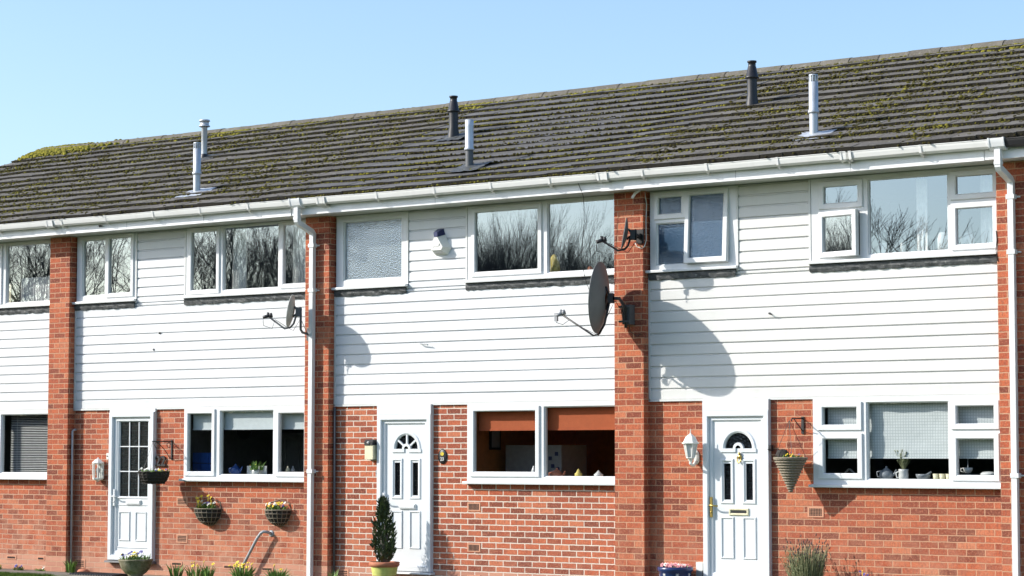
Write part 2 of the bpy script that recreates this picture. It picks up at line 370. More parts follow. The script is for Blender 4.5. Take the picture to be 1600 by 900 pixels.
def door(parent, style, h):
    """front door set in the opening x 1.20-2.10, z .17-2.39"""
    t = MB(); z1 = 2.385 if style != 'glazed' else 2.335
    fr = MB(); fr.ring(1.2, 2.1, .2, 2.25 if style != 'glazed' else 2.335, .075, .075, .2, .012, .005)
    if style != 'glazed': fr.box(1.2, 2.1, .078, .2, 2.252, 2.386)
    if style == 'glazed': fr.box(1.19, 2.11, .10, .2, 2.338, 2.388)
    d = MB(); x0, x1, za, zb = 1.275, 2.025, .275, 2.175 if style != 'glazed' else 2.26
    d.tint = .5
    holes = []
    if style == 'glazed':
        holes = [(1.372, 1.945, 1.12, 2.20)]
        d.panel(x0, x1, za, zb, holes, .13, .17)
        d.ring(x0, x1, za, zb, .06, .112, .135, .012, .004)
        d.ring(1.345, 1.972, 1.09, 2.228, .03, .118, .165, .02, .003)
        for k in range(1, 3):
            x = 1.372+.573*k/3; d.box(x-.007, x+.007, .135, .155, 1.12, 2.2)
            z = 1.12+1.08*k/3; d.box(1.372, 1.945, .1345, .1545, z-.007, z+.007)
        d.ring(1.345, 1.972, .38, 1.0, .014, .119, .132, .01, .002)
        for a, b in ((1.385, 1.60), (1.715, 1.93)): d.ring(a, b, .48, .90, .026, .117, .135, .016, .004)
    else:
        cx = 1.665; ax, az, rr = 1.665, 1.80, .205
        pn = [(cx-.245, cx-.065), (cx+.055, cx+.235)]
        holes = [(a+.045, b-.045, 1.19, 1.62) for a, b in pn] + [(ax-rr, ax+rr, az, az+rr)]
        d.panel(x0, x1, za, zb, holes, .13, .17)
        d.ring(x0, x1, za, zb, .05, .108, .135, .014, .004)
        for a, b in pn:
            d.ring(a, b, 1.14, 1.675, .045, .116, .165, .022, .008)
            d.ring(a, b, .49, .985, .03, .116, .135, .018, .008)
        # fan light: half-round moulding, spandrels, spokes and hub
        n = 24
        def arc(r, k): t_ = math.pi*k/n; return ax+r*math.cos(t_), az+r*math.sin(t_)
        for k in range(n):
            for (r0, y0), (r1, y1) in zip([(rr-.02, .165), (rr-.02, .128), (rr, .115), (rr+.022, .115), (rr+.036, .13)], [(rr-.02, .128), (rr, .115), (rr+.022, .115), (rr+.036, .13)]):
                a, b, c, e = arc(r0, k), arc(r0, k+1), arc(r1, k+1), arc(r1, k)
                d.face([(a[0],y0,a[1]),(b[0],y0,b[1]),(c[0],y1,c[1]),(e[0],y1,e[1])])
            a, b = arc(rr, k), arc(rr, k+1)
            xa, xb = (ax+rr, az+rr) if k < n/2 else (ax-rr, az+rr), None
            d.face([(a[0],.1305,a[1]),(b[0],.1305,b[1]),(xa[0],.1305,xa[1])])
        d.box(ax-rr-.036, ax-.055, .115, .16, az-.045, az); d.box(ax+.055, ax+rr+.036, .115, .16, az-.045, az)
        for k in range(n):
            a, b, c, e = arc(.035, k), arc(.035, k+1), arc(.07, k+1), arc(.07, k)
            d.face([(a[0],.116,a[1]),(b[0],.116,b[1]),(c[0],.116,c[1]),(e[0],.116,e[1])])
            d.face([(c[0],.116,c[1]),(b and e[0],.116,e[1]),(e[0],.16,e[1]),(c[0],.16,c[1])])
        d.box(ax-.07, ax-.035, .116, .135, az-.045, az); d.box(ax+.035, ax+.07, .116, .135, az-.045, az)
        if style == 'spoked':
            for ang in (38, 90, 142):
                t_ = R(ang); u = Vector((math.cos(t_), 0, math.sin(t_))); v = Vector((-u.z, 0, u.x))*.012
                p, q = Vector((ax, .128, az))+u*.06, Vector((ax, .128, az))+u*(rr-.01)
                d.face([p-v, q-v, q+v, p+v]); w = Vector((0, .03, 0))
                d.face([p-v, q-v, q-v+w, p-v+w]); d.face([p+v, q+v, q+v+w, p+v+w])
    dr = d.build('door', M['door'], parent)
    fr.build('door_frame', M['door'], dr)
    g = MB()
    for a, b, c, e in holes: g.face([(a-.005,.152,c-.005),(b+.005,.152,c-.005),(b+.005,.152,e+.005),(a-.005,.152,e+.005)])
    g.build('pane', M['dark_glass' if style != 'glazed' else 'door_glass'], dr)
    hm = M['brass'] if style == 'plain' else M['door']
    k = MB(); k.box(1.287, 1.318, .092, .112, .98, 1.22); k.tube([(1.303,.09,1.12),(1.303,.055,1.12),(1.33,.045,1.12),(1.42,.05,1.115)], .010, 8); k.tube([(1.303,.095,1.04),(1.303,.085,1.04)], .011, 10)
    k.build('handle', hm, dr)
    l = MB(); z = 1.045 if style != 'glazed' else 1.035
    if style == 'plain': l.ring(1.535, 1.80, z-.04, z+.045, .026, .112, .132, .008, .006); l.box(1.56, 1.775, .124, .1285, z-.016, z+.02)
    else: l.box(1.55 if style != 'glazed' else 1.53, 1.82, .108, .132, z-.033, z+.033); l.box(1.56, 1.81, .1, .1075, z-.02, z+.024)
    l.build('letterbox', [M['cream'] if style == 'plain' else M['white']], dr)
    if style == 'plain':
        q = MB(); q.box(1.56, 1.775, .1205, .1235, z-.012, z+.016); q.build('letterbox_flap', M['black'], dr)
        kn = MB(); kn.lathe([(.0,-.012),(.026,-.008),(.03,.0),(.02,.012),(0,.014)], n=12); kn.xf(Matrix.Translation((cx+.02, .118, 1.70)) @ Matrix.Rotation(R(90), 4, 'X'))
        kn.tube([(cx-.005,.115,1.70),(cx-.003,.10,1.65),(cx+.02,.095,1.625),(cx+.043,.10,1.65),(cx+.045,.115,1.70)], .008, 8); kn.tube([(cx+.02,.115,1.73),(cx+.02,.108,1.75)], .014, 8)
        kn.build('knocker', M['brass'], dr)
    s_ = MB(); s_.prism([(.2,.2),(.05,.19),(.045,.165),(.2,.16)], 1.17, 2.13, True); s_.build('door_sill', M['grey_dark'] if style == 'glazed' else M['door'], dr)
    return dr

def dark_hole_vent(parent, x, z, w=.215, h=.12, rows=4, cols=9, mat='vent_brick'):
    m = MB(); m.box(x, x+w, D-.006, D+.02, z, z+h)
    v = m.build('air_brick', M[mat], parent); q = MB()
    for i in range(cols):
        for j in range(rows):
            a = x+.022+(w-.044)*(i+.5)/cols; c = z+.016+(h-.032)*(j+.5)/rows
            q.box(a-.0062, a+.0062, D-.0085, D-.0055, c-.0068, c+.0068, 'b')
    q.build('vent_holes', M['hole'], v)

def flue(parent, kind, x, y, top, mat, base_mat, flash):
    zb = roof_z(y); m = MB(); r = .056
    zm = zb+(top-zb)*.38
    if kind == 'soil':       # black terminal with conical cowl
        m.lathe([(.092, -.06), (.085, .05), (.066, .16), (.066, (top-zb)*.60)], (x, y, zb), 18)
        p = m.build('flue_pipe', M['black'], parent); c = MB(); hb = (top-zb)*.60
        c.lathe([(.066, 0), (.092, .0), (.092, .02), (.08, .03), (.055, .155), (.05, .16), (.05, .21), (.062, .212), (.062, .232), (.0, .236)], (x, y, zb+hb), 18)
        c.build('flue_cowl', M['black'], p)
    elif kind == 'cowl':     # slim galvanised pipe with a disc cowl
        m.lathe([(.05, -.05), (.046, .0), (.046, top-zb-.14), (.05, top-zb-.135), (.05, top-zb-.12), (.038, top-zb-.118), (.038, top-zb-.1)], (x, y, zb), 16)
        p = m.build('flue_pipe', mat, parent); c = MB()
        c.lathe([(.085, -.12), (.09, -.115), (.085, -.1), (.07, -.1), (.07, -.035), (.085, -.035), (.09, -.03), (.08, -.01), (0, 0)], (x, y, top), 18)
        c.build('flue_cowl', mat, p); k = MB(); k.lathe([(.075, -.05), (.07, .05), (.05, .09)], (x, y, zb), 16); k.build('pipe_boot', M['black'], p)
    else:                    # twin-wall pipe, wider sleeve above a collar, slotted end
        m.lathe([(r*.93, -.06), (r*.93, zm-zb)], (x, y, zb), 18); p = m.build('flue_pipe', base_mat, parent); c = MB()
        c.lathe([(r*.93, 0), (r*1.22, .0), (r*1.22, .02), (r, .045), (r, top-zm-.09)] + ([(r*.9, top-zm-.088)] if kind == 'slotted' else [(r, top-zm), (0, top-zm+.002)]), (x, y, zm), 18)
        c.build('flue_sleeve', mat, p)
        if kind == 'slotted':
            q = MB()
            for i in range(10):
                t = 2*math.pi*i/10; q.box(-.007, .007, -.004, .004, 0, .085); q.xf(Matrix.Translation((x+r*.88*math.cos(t), y+r*.88*math.sin(t), top-.09)) @ Matrix.Rotation(t+math.pi/2, 4, 'Z'), len(q.v)-24)
            q.lathe([(r*.95, 0), (r*.95, .012), (0, .016)], (x, y, top-.012), 16); q.lathe([(0, 0), (r*.45, .0), (r*.45, .08)], (x, y, top-.09), 12)
            q.build('flue_end', M['silver'], p)
    if flash:
        q = MB(); n = 8; w, u = .21, .20
        vs = []
        for j in range(n+1):
            for i in range(n+1):
                a, b = -w+2*w*i/n, -u*1.0+(2*u)*j/n
                e = 1.0+.12*random.uniform(-1, 1)*(i in (0, n) or j in (0, n))
                dd = math.hypot(a, b); vs.append((x+a*e*1.1, y+b*e, roof_z(y+b*e)+.026+.006*random.random()+max(0, .05-dd*.4)))
        q.add(vs, [(j*(n+1)+i, j*(n+1)+i+1, (j+1)*(n+1)+i+1, (j+1)*(n+1)+i) for j in range(n) for i in range(n)], True)
        q.build('flashing', M['silver'] if flash == 1 else M['lead'], p)
    return p

DOME_V = []
DOME_F = []
def _dome():
    global DOME_V, DOME_F
    rings = [(1, 0), (.86, .5), (.45, .88)]; n = 6
    for r, z in rings:
        for k in range(n): t = 2*math.pi*(k+.5*(z > .4))/n; DOME_V.append((r*math.cos(t), r*math.sin(t), z))
    DOME_V.append((0, 0, 1))
    for i in range(2):
        for k in range(n): DOME_F.append((i*n+k, i*n+(k+1) % n, (i+1)*n+(k+1) % n, (i+1)*n+k))
    for k in range(n): DOME_F.append((2*n+k, 2*n+(k+1) % n, 3*n))
_dome()
S22, C22 = math.sin(R(22)), math.cos(R(22))
def moss(mb, x, s, sx, sy, h, off, tint):
    """one cushion of moss on the roof at distance s up the slope"""
    y, z = RY+s*C22, RZ+s*S22
    y -= S22*off; z += C22*off
    a = random.random()*6.28; ca, sa = math.cos(a), math.sin(a); mb.tint = tint
    vs = []
    for p in DOME_V:
        j = random.uniform(.72, 1.2)
        u, v = p[0]*j, p[1]*j; u, v = (u*ca-v*sa)*sx, (u*sa+v*ca)*sy; w = p[2]*h*random.uniform(.8, 1.15)
        vs.append((x+u, y+v*C22-w*S22, z+v*S22+w*C22))
    mb.add(vs, DOME_F, True)

NC = 15; GA = (RIDGE_Y-RY)/C22/NC
def roof(parent, x0, x1, mat, style, sag, left_verge=False):
    m = MB(); tw = .30; L = NC*GA
    sl = lambda x, s, o: (x, RY+s*C22-S22*o, RZ+s*S22+C22*o + sag*math.sin(math.pi*min(max(s/L, 0), 1))*math.sin(math.pi*(x-x0)/(x1-x0)) + .012*mnoise.noise(Vector((x*1.1+x0, s*.9, 3))))
    for c in range(NC):
        s0, s1 = c*GA, (c+1)*GA+.03
        x = x0 - (tw*.5 if c % 2 else 0)
        while x < x1-1e-4:
            a, b = max(x, x0), min(x+tw, x1); x += tw
            if b-a < .01: continue
            m.tint = min(1, max(0, random.gauss(.5, .27))); j = random.uniform(-.003, .006); k = random.uniform(-.003, .003); ds = random.gauss(0, .007)
            h0, h1 = .044+j, .044+j+k; g = .0035
            A, B = sl(a+g, s0+ds, h0), sl(b-g, s0+ds, h1); Cc, Dd = sl(b-g, s1, .006), sl(a+g, s1, .006)
            A2, B2 = sl(a+g, s0+ds+.006, -.005), sl(b-g, s0+ds+.006, -.005)
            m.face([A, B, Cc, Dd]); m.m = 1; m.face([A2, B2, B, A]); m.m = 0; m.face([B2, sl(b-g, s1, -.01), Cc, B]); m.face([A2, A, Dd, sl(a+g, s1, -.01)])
    m.tint = .2
    n = 10
    for i in range(n):   # underlay below the tiles and the rear slope
        a, b = x0+(x1-x0)*i/n, x0+(x1-x0)*(i+1)/n
        m.face([sl(a, 0, -.012), sl(b, 0, -.012), sl(b, L, -.012), sl(a, L, -.012)])
    zt = sl((x0+x1)/2, L, 0)[2]
    m.face([(x0, RIDGE_Y, zt), (x1, RIDGE_Y, zt), (x1, 2*RIDGE_Y-RY, RZ), (x0, 2*RIDGE_Y-RY, RZ)])
    rf = m.build('roof', [mat, M['butt']], parent)
    # ridge tiles
    q = MB(); x = x0
    while x < x1-.05:
        b = min(x+.45, x1); q.tint = random.random(); zz = sl((x+b)/2, L, 0)[2]; dz = random.uniform(-.006, .006)
        P = [(-.150, -.055), (-.13, -.02), (-.075, .028), (0, .045), (.075, .028), (.13, -.02), (.150, -.055)]
        i = len(q.v); q.smooth = False; q.prism([(RIDGE_Y+a, zz+.02+c+dz) for a, c in P], x+.006, b-.006)
        q.smooth = False; q.prism([(RIDGE_Y+a*.92, zz+.02+c*.88-.006+dz) for a, c in P], x-.006, b+.006); x += .45
    q.build('ridge_tiles', M['ridge'], rf)
    # moss
    mo = MB(); W = x1-x0
    N = lambda x, s: mnoise.noise(Vector((x*1.6+style*7, s*2.2, 1.7)))
    if style == 1:     # tidy line of moss along every butt edge
        for c in range(NC):
            x = x0
            while x < x1:
                x += random.uniform(.007, .019); d = N(x*1.6, c*.7)
                if random.random() > .80+d*.6: continue
                e = random.uniform(.6, 1.05)
                moss(mo, x, c*GA-.010+random.uniform(-.008, .006), .021*e, .017*e, .021*e*random.uniform(.6, 1.15), .004+random.uniform(-.004, .012), min(1, max(0, random.gauss(.40+d*.45, .22))))
        for _ in range(260):
            x, s = random.uniform(x0, x1), random.uniform(.2, L)
            if N(x, s) > .12: e = random.uniform(.5, 1.1); moss(mo, x, s, .022*e, .02*e, .016*e, .028*(1-(s % GA)/GA), random.gauss(.5, .15))
    else:
        for c in range(NC):
            x = x0
            while x < x1:
                x += random.uniform(.004, .014); d = N(x, c*GA)
                if c == 0 and random.random() < .85: continue
                if random.random() > .80+d*1.1: continue
                e = random.uniform(.4, 1.0)
                moss(mo, x, c*GA-.004+random.gauss(0, .022), .022*e, .02*e, .020*e*random.uniform(.7, 1.4), .006+random.uniform(-.004, .024), min(1, max(0, random.gauss(.31+d*.35, .2))))
        for _ in range(int(W*2300)):
            x, s = random.uniform(x0, x1), random.uniform(.05, L); d = N(x, s)
            if random.random() > .36+d*2.0+.12*s/L: continue
            e = min(1.25, random.lognormvariate(-.68, .5))
            fr = (s % GA)/GA; moss(mo, x, s, .026*e, .024*e, .021*e, .030*(1-fr)+.002, min(1, max(0, random.gauss(.32+d*.4, .2))))
    k = 1.5 if style != 1 else .32
    for _ in range(int(W*420*k)):          # thick cushions by the ridge
        x = random.uniform(x0, x1); d = mnoise.noise(Vector((x*.7+style*3, 5, 0)))
        if random.random() > .45+d*1.2: continue
        e = random.uniform(.4, 1.1); s = L-abs(random.gauss(0, .13 if style != 1 else .07))
        moss(mo, x, s-.13, .04*e, .036*e, .03*e, .01, min(1, max(0, random.gauss(.62+d*.4, .18))))
    for _ in range(int(W*260*k)):
        x = random.uniform(x0, x1); d = mnoise.noise(Vector((x*.7+style*3, 5, 0)))
        if random.random() > .34+d*1.6: continue
        e = random.uniform(.4, 1.); a = random.uniform(-.16, .05); moss(mo, x, L+a, .04*e, .036*e, .026*e, .040-abs(a)*.3, min(1, max(0, random.gauss(.66, .2))))
    if left_verge:                         # bright moss heaped over the end of the ridge
        for _ in range(1100):
            u = random.random(); x = x0+abs(random.gauss(0, .75)); s = L-abs(random.gauss(0, .22))-.02; e = random.uniform(.5, 1.2); s += .16 if random.random() < .45 else 0
            moss(mo, x, s, .042*e, .04*e, .034*e, .035, min(1, max(0, random.gauss(.88, .12))))
    mo.build('moss', M['moss'], rf, kind='stuff')
    return rf

def gutter(parent, x0, x1, mat, clips, unions=(), name='gutter'):
    GY = -.04; GZ = -.008
    P = [(-.262, 5.168), (-.266, 5.10), (-.285, 5.077), (-.335, 5.072), (-.368, 5.095), (-.383, 5.14), (-.386, 5.160), (-.392, 5.163), (-.392, 5.17), (-.380, 5.17), (-.362, 5.10), (-.335, 5.08), (-.285, 5.085), (-.270, 5.168)]
    P = [(a+GY, b+GZ) for a, b in P]
    m = MB(); n = 12
    wob = lambda x: .006*mnoise.noise(Vector((x*.8+x0*3, 0, 0)))
    for i in range(n):
        a, b = x0+(x1-x0)*i/n, x0+(x1-x0)*(i+1)/n
        for k in range(len(P)):
            p, q = P[k], P[(k+1) % len(P)]
            m.face([(a, p[0], p[1]+wob(a)), (b, p[0], p[1]+wob(b)), (b, q[0], q[1]+wob(b)), (a, q[0], q[1]+wob(a))])
    g = m.build(name, mat, parent); c = MB()
    Q = [(p[0]-.008 if p[0] < -.34 else p[0], p[1]-.010 if p[1] < 5.11 else p[1]+.003) for p in P[:9]]
    Q2 = [(a+GY, b+GZ) for a, b in [(-.262, 5.168), (-.262, 5.055), (-.285, 5.045), (-.325, 5.048), (-.35, 5.062)]]
    for x in clips:
        c = MB(); c.prism(Q, x-.015, x+.015); c.prism(Q2, x-.013, x+.013); c.build('gutter_bracket', mat, g)
    for x in unions:
        c = MB()
        for d in (-.06, .06): c.prism([(a-.006*(a < -.34), b-.006*(b < 5.1)) for a, b in Q], x+d-.014, x+d+.014)
        c.prism(Q, x-.075, x+.075); c.build('gutter_union', mat, g)
    return g

def square_pipe(m, pts, w=.0325):
    m.tube(pts, w*1.414, 4, True)

def downpipe(parent, xo, xp, top_y=-.327):
    m = MB()
    m.prism([(-.30,5.166),(-.30,5.05),(-.325,5.048),(-.385,5.052),(-.418,5.078),(-.434,5.125),(-.440,5.150),(-.442,5.170)], xo-.085, xo+.085, True)
    for d in (-.085, .085): m.prism([(-.30,5.17),(-.30,5.046),(-.325,5.043),(-.388,5.047),(-.423,5.074),(-.440,5.122),(-.446,5.150),(-.448,5.174)], xo+d-.010, xo+d+.010, True)            # running outlet on the gutter
    m.box(xo-.034, xo+.034, -.405, -.335, 4.92, 5.049); m.box(xo-.038, xo+.038, -.409, -.331, 4.885, 4.9195)
    g = m.build('downpipe', M['white'], parent); s = MB()
    square_pipe(s, [(xo, -.369, 4.89), (xo, -.369, 4.868), (xo, -.35, 4.845), (xp, -.082, 4.745), (xp, -.058, 4.72), (xp, -.058, 4.655)], .034)
    s.build('swan_neck', M['white'], g); k = MB(); zs = [4.66, 4.61, 2.9, 1.62, 1.56, .0]
    square_pipe(k, [(xp, -.058, 4.66), (xp-.004, -.058, 2.4), (xp-.012, -.058, .02)], .0325); k.build('pipe_shaft', M['white'], g)
    for z in (4.56, 3.95, 1.5):
        c = MB(); c.box(xp-.048, xp+.048, -.098, -.019, z-.025, z+.025); c.box(xp+.048, xp+.09, -.03, -.012, z-.010, z+.006)
        c.tube([(xp+.075, -.02, z), (xp+.075, -.05, z)], .007, 6)
        c.build('pipe_clip', M['white'], g)
    return g

def room(parent, name, x0, x1, z0, z1, mat, depth=2.6):
    m = MB(); y0, y1 = .205, depth
    m.face([(x0,y1,z0),(x1,y1,z0),(x1,y1,z1),(x0,y1,z1)]); m.face([(x0,y0,z0),(x0,y1,z0),(x0,y1,z1),(x0,y0,z1)])
    m.face([(x1,y0,z0),(x1,y1,z0),(x1,y1,z1),(x1,y0,z1)]); m.face([(x0,y0,z1),(x1,y0,z1),(x1,y1,z1),(x0,y1,z1)]); m.face([(x0,y0,z0),(x1,y0,z0),(x1,y1,z0),(x0,y1,z0)])
    return m.build(name, mat, parent)

# lights of the three kinds of window, house-local glass rectangles
UA = {'pair': [(.57,1.02,4.075,4.885,'fixed'),(1.135,1.57,4.085,4.89,'sash')],
      'single': [(.585,1.56,4.085,4.86,'fixed')],
      'three': [(.58,.905,4.665,4.868,'sash'),(.55,.94,4.05,4.545,'fixed'),(1.03,1.50,4.10,4.87,'top')]}
UB = {'three': [(2.785,3.26,4.06,4.887,'sash'),(3.385,4.40,4.045,4.92,'fixed'),(4.52,4.93,4.075,4.89,'sash')],
      'two': [(2.80,3.785,4.085,4.86,'sash'),(3.935,4.94,4.035,4.90,'fixed')],
      'five': [(2.845,3.28,4.65,4.845,'sash'),(2.835,3.245,4.08,4.49,'side'),(3.415,4.385,4.035,4.885,'fixed'),(4.505,4.945,4.65,4.85,'sash'),(4.505,4.94,4.08,4.485,'sash')]}
UG = {'three': [(2.76,3.21,1.485,2.30,'sash'),(3.365,4.335,1.45,2.328,'fixed'),(4.47,4.92,1.485,2.29,'sash')],
      'two': [(2.79,3.75,1.505,2.28,'sash'),(3.885,4.94,1.455,2.32,'fixed')],
      'five': [(2.805,3.24,2.07,2.27,'sash'),(2.81,3.245,1.51,1.905,'sash'),(3.365,4.36,1.45,2.315,'fixed'),(4.475,4.92,2.07,2.267,'sash'),(4.475,4.915,1.497,1.90,'sash')]}

def house(i, label, wall_m, clad_m, roof_m, style, ua, ub, ug, dstyle, uag, room_m, flues, sag=0., left_verge=False, gut='gutter', rx=(0, 0)):
    X = XP[i]; W = (XP[i+1]-X) if i+1 < len(XP) else PITCH
    H = thing('terraced_house', label, 'house', (X, 0, 0), 'terraced houses in the row')
    wins_u = [(.45, 1.66), (2.67, W)]
    w = MB()
    w.panel(PW, W, 0, ZC, [(1.2, 2.1, .17, 3), (2.67, W+1, 1.36, 3)], D, .2, False)
    H_wall = w.build('wall', wall_m, H)
    p = MB(); p.box(0, PW, 0, .3, 0, ZS+.004, 'bd'); p.build('pier', M['brick'] if i != 3 else M['brick_orange'], H)
    s = MB(); s.panel(PW, W, 0, 5.1, [(1.2, 2.1, .17, 2.4), (2.67, W-.02, 1.36, 2.36), (.47, 1.64, 3.97, 4.95), (2.69, W-.02, 3.97, 4.95)], .2, .205, False)
    s.face([(0,2*RIDGE_Y-.2,0),(W,2*RIDGE_Y-.2,0),(W,2*RIDGE_Y-.2,5.15),(0,2*RIDGE_Y-.2,5.15)])
    for x, on in ((0.001, True), (W-.001, i == 4)):
        if on: s.face([(x,.3,0),(x,2*RIDGE_Y-.2,0),(x,2*RIDGE_Y-.2,5.1),(x,RIDGE_Y,roof_z(RIDGE_Y)-.05),(x,.14,5.1),(x,.14,4.97)], [(.3,0),(8.6,0),(8.6,5.1),(4.4,7),(.14,5.1),(.14,4.97)])
    s.build('inner_wall', M['brick'], H)
    c = cladding(H, clad_m, PW+.022, W, ZC+.012, 3.93)
    c2 = cladding(H, clad_m, 1.69, 2.64, 3.93, ZS)
    n0 = len(c.v); c.v += c2.v; c.f += [tuple(n0+k for k in f) for f in c2.f]; c.uv += c2.uv; c.t += c2.t; c.mi += c2.mi; c.sm += c2.sm
    cl = c.build('cladding', clad_m, H)
    t = MB(); t.box(PW+.001, PW+.024, D-.026, D+.02, ZC-.006, 3.93); t.box(PW+.001, W-.001, D-.026, D+.01, ZC-.018, ZC+.010)
    for x in (1.662, 2.638): t.box(x, x+.028, D-.028, D+.03, 3.925, ZS)
    t.build('corner_trim', M['trim'], cl)
    # windows
    window(H, 'window', .45, 1.66, 3.985, ZS-.002, UA[ua], uag, 3.985, .118, 3.862)
    window(H, 'window', 2.67, W-.002, 3.985, ZS-.002, UB[ub], M['glass'], 3.985, .118, 3.858, right_hidden=True)
    window(H, 'window', 2.67, W-.002, 1.385, 2.372, UG[ug], M['glass_low'], 1.385, .112, None, .045, right_hidden=True)
    door(H, dstyle, H)
    # eaves
    f = MB(); o = (.0, -.008, .004, -.006, .0)[i]; dz = (0, 0, .003, -.004, .002)[i]; xe = W-.004
    f.box(.0, xe, -.30+o, -.272, ZS+dz, 5.15); fa = f.build('fascia', M['fascia'], H)
    j = MB()
    for x in ((1.9, 3.4) if i % 2 else (2.45,)): j.box(x-.0025, x+.0025, -.3012+o, -.299+o, ZS+dz+.002, 5.14)
    j.build('fascia_joint', M['grey'], fa)
    f = MB(); f.box(.0, xe, -.271, D+.06, ZS+.006, ZS+.018)
    for k in range(11): f.box(.25+.44*k, .2512+.44*k+.012, -.20, -.19, ZS+.004, ZS+.0065)
    f.build('soffit', M['trim'], H)
    gutter(H, .28 if i == 4 else 0., W+.10 if i == 3 else xe, M[gut], [x+.12 for x in (.55, 1.45, 2.4, 3.3, 4.2)], {1: (.42,), 2: (.62,), 3: (-.0+.1, 3.4), 0: (), 4: ()}[i])
    rf = roof(H, rx[0], W+rx[1], roof_m, style, sag, left_verge)
    for a in flues: flue(H, *a)
    # rooms behind the panes and the boards inside the windows
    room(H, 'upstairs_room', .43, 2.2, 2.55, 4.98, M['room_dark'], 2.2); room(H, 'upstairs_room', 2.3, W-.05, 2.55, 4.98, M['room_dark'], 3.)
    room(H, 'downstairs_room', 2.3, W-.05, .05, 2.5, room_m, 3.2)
    for q in ((2.62, W-.06, .2055, .42, 1.40, 1.435), (2.62, W-.06, .2055, .40, 4.0, 4.03), (.46, 1.68, .2055, .38, 4.0, 4.03)): b = MB(); b.box(*q); b.build('window_board', M['white'], H)
    return H

VB = M['lead']
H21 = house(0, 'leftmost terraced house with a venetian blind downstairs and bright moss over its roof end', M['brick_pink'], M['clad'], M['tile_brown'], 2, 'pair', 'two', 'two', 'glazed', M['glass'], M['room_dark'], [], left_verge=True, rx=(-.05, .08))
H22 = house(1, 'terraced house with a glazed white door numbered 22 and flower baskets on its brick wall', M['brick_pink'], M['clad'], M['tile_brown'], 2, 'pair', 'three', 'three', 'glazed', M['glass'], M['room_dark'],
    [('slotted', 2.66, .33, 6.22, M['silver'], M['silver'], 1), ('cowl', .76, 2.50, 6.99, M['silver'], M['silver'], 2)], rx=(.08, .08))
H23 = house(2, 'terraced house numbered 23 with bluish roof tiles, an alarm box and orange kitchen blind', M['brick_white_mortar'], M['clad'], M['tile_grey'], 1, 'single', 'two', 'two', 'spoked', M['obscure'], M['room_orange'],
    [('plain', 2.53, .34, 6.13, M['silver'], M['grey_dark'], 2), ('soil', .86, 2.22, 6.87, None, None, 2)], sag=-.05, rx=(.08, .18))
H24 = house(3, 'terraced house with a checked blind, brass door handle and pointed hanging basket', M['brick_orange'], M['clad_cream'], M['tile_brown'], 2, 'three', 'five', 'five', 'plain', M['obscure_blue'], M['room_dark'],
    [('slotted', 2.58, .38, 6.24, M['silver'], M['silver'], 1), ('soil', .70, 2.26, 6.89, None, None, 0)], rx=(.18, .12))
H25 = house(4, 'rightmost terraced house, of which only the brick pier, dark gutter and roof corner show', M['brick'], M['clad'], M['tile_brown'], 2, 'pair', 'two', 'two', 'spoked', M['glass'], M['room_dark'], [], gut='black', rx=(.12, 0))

downpipe(H23, .165, .175); downpipe(H25, .19, .20)
m = MB(); m.tube([(.46, .07, .0), (.455, .07, 2.07), (.455, .10, 2.09), (.47, .13, 2.09)], .016, 10); m.build('waste_pipe', M['pipe_grey'], H22)
m = MB(); m.tube([(.455, .10, .0), (.452, .10, 2.36)], .017, 8); m.build('waste_pipe', M['grey_dark'], H23)
# air bricks
for H, L in ((H22, [(2.515, 1.0, .215, .12, 4, 9), (2.52, .475, .215, .12, 4, 9), (2.42, .145, .215, .06, 2, 9), (4.13, .12, .215, .06, 2, 9), (.47, .06, .215, .13, 4, 9), (3.42, .13, .215, .06, 2, 9)]),
             (H23, [(2.655, 1.0, .21, .11, 5, 8), (2.655, .475, .21, .11, 5, 8), (2.655, .07, .21, .11, 5, 8), (.47, .06, .21, .13, 4, 9)]),
             (H24, [(2.575, 1.0, .21, .12, 5, 8), (2.60, .50, .21, .12, 5, 8)]), (H21, [(4.02, .145, .215, .06, 2, 9), (4.72-.03, .145, .16, .06, 2, 7)])):
    for a in L: dark_hole_vent(H, *a)
# door-side bits that belong to the houses
m = MB(); m.box(2.1+.005, 2.14, .06, .12, 1.77, 1.84); m.tube([(2.12, .06, 1.79), (2.12, .03, 1.785)], .008, 6); m.build('latch_hook', M['black'], H24)

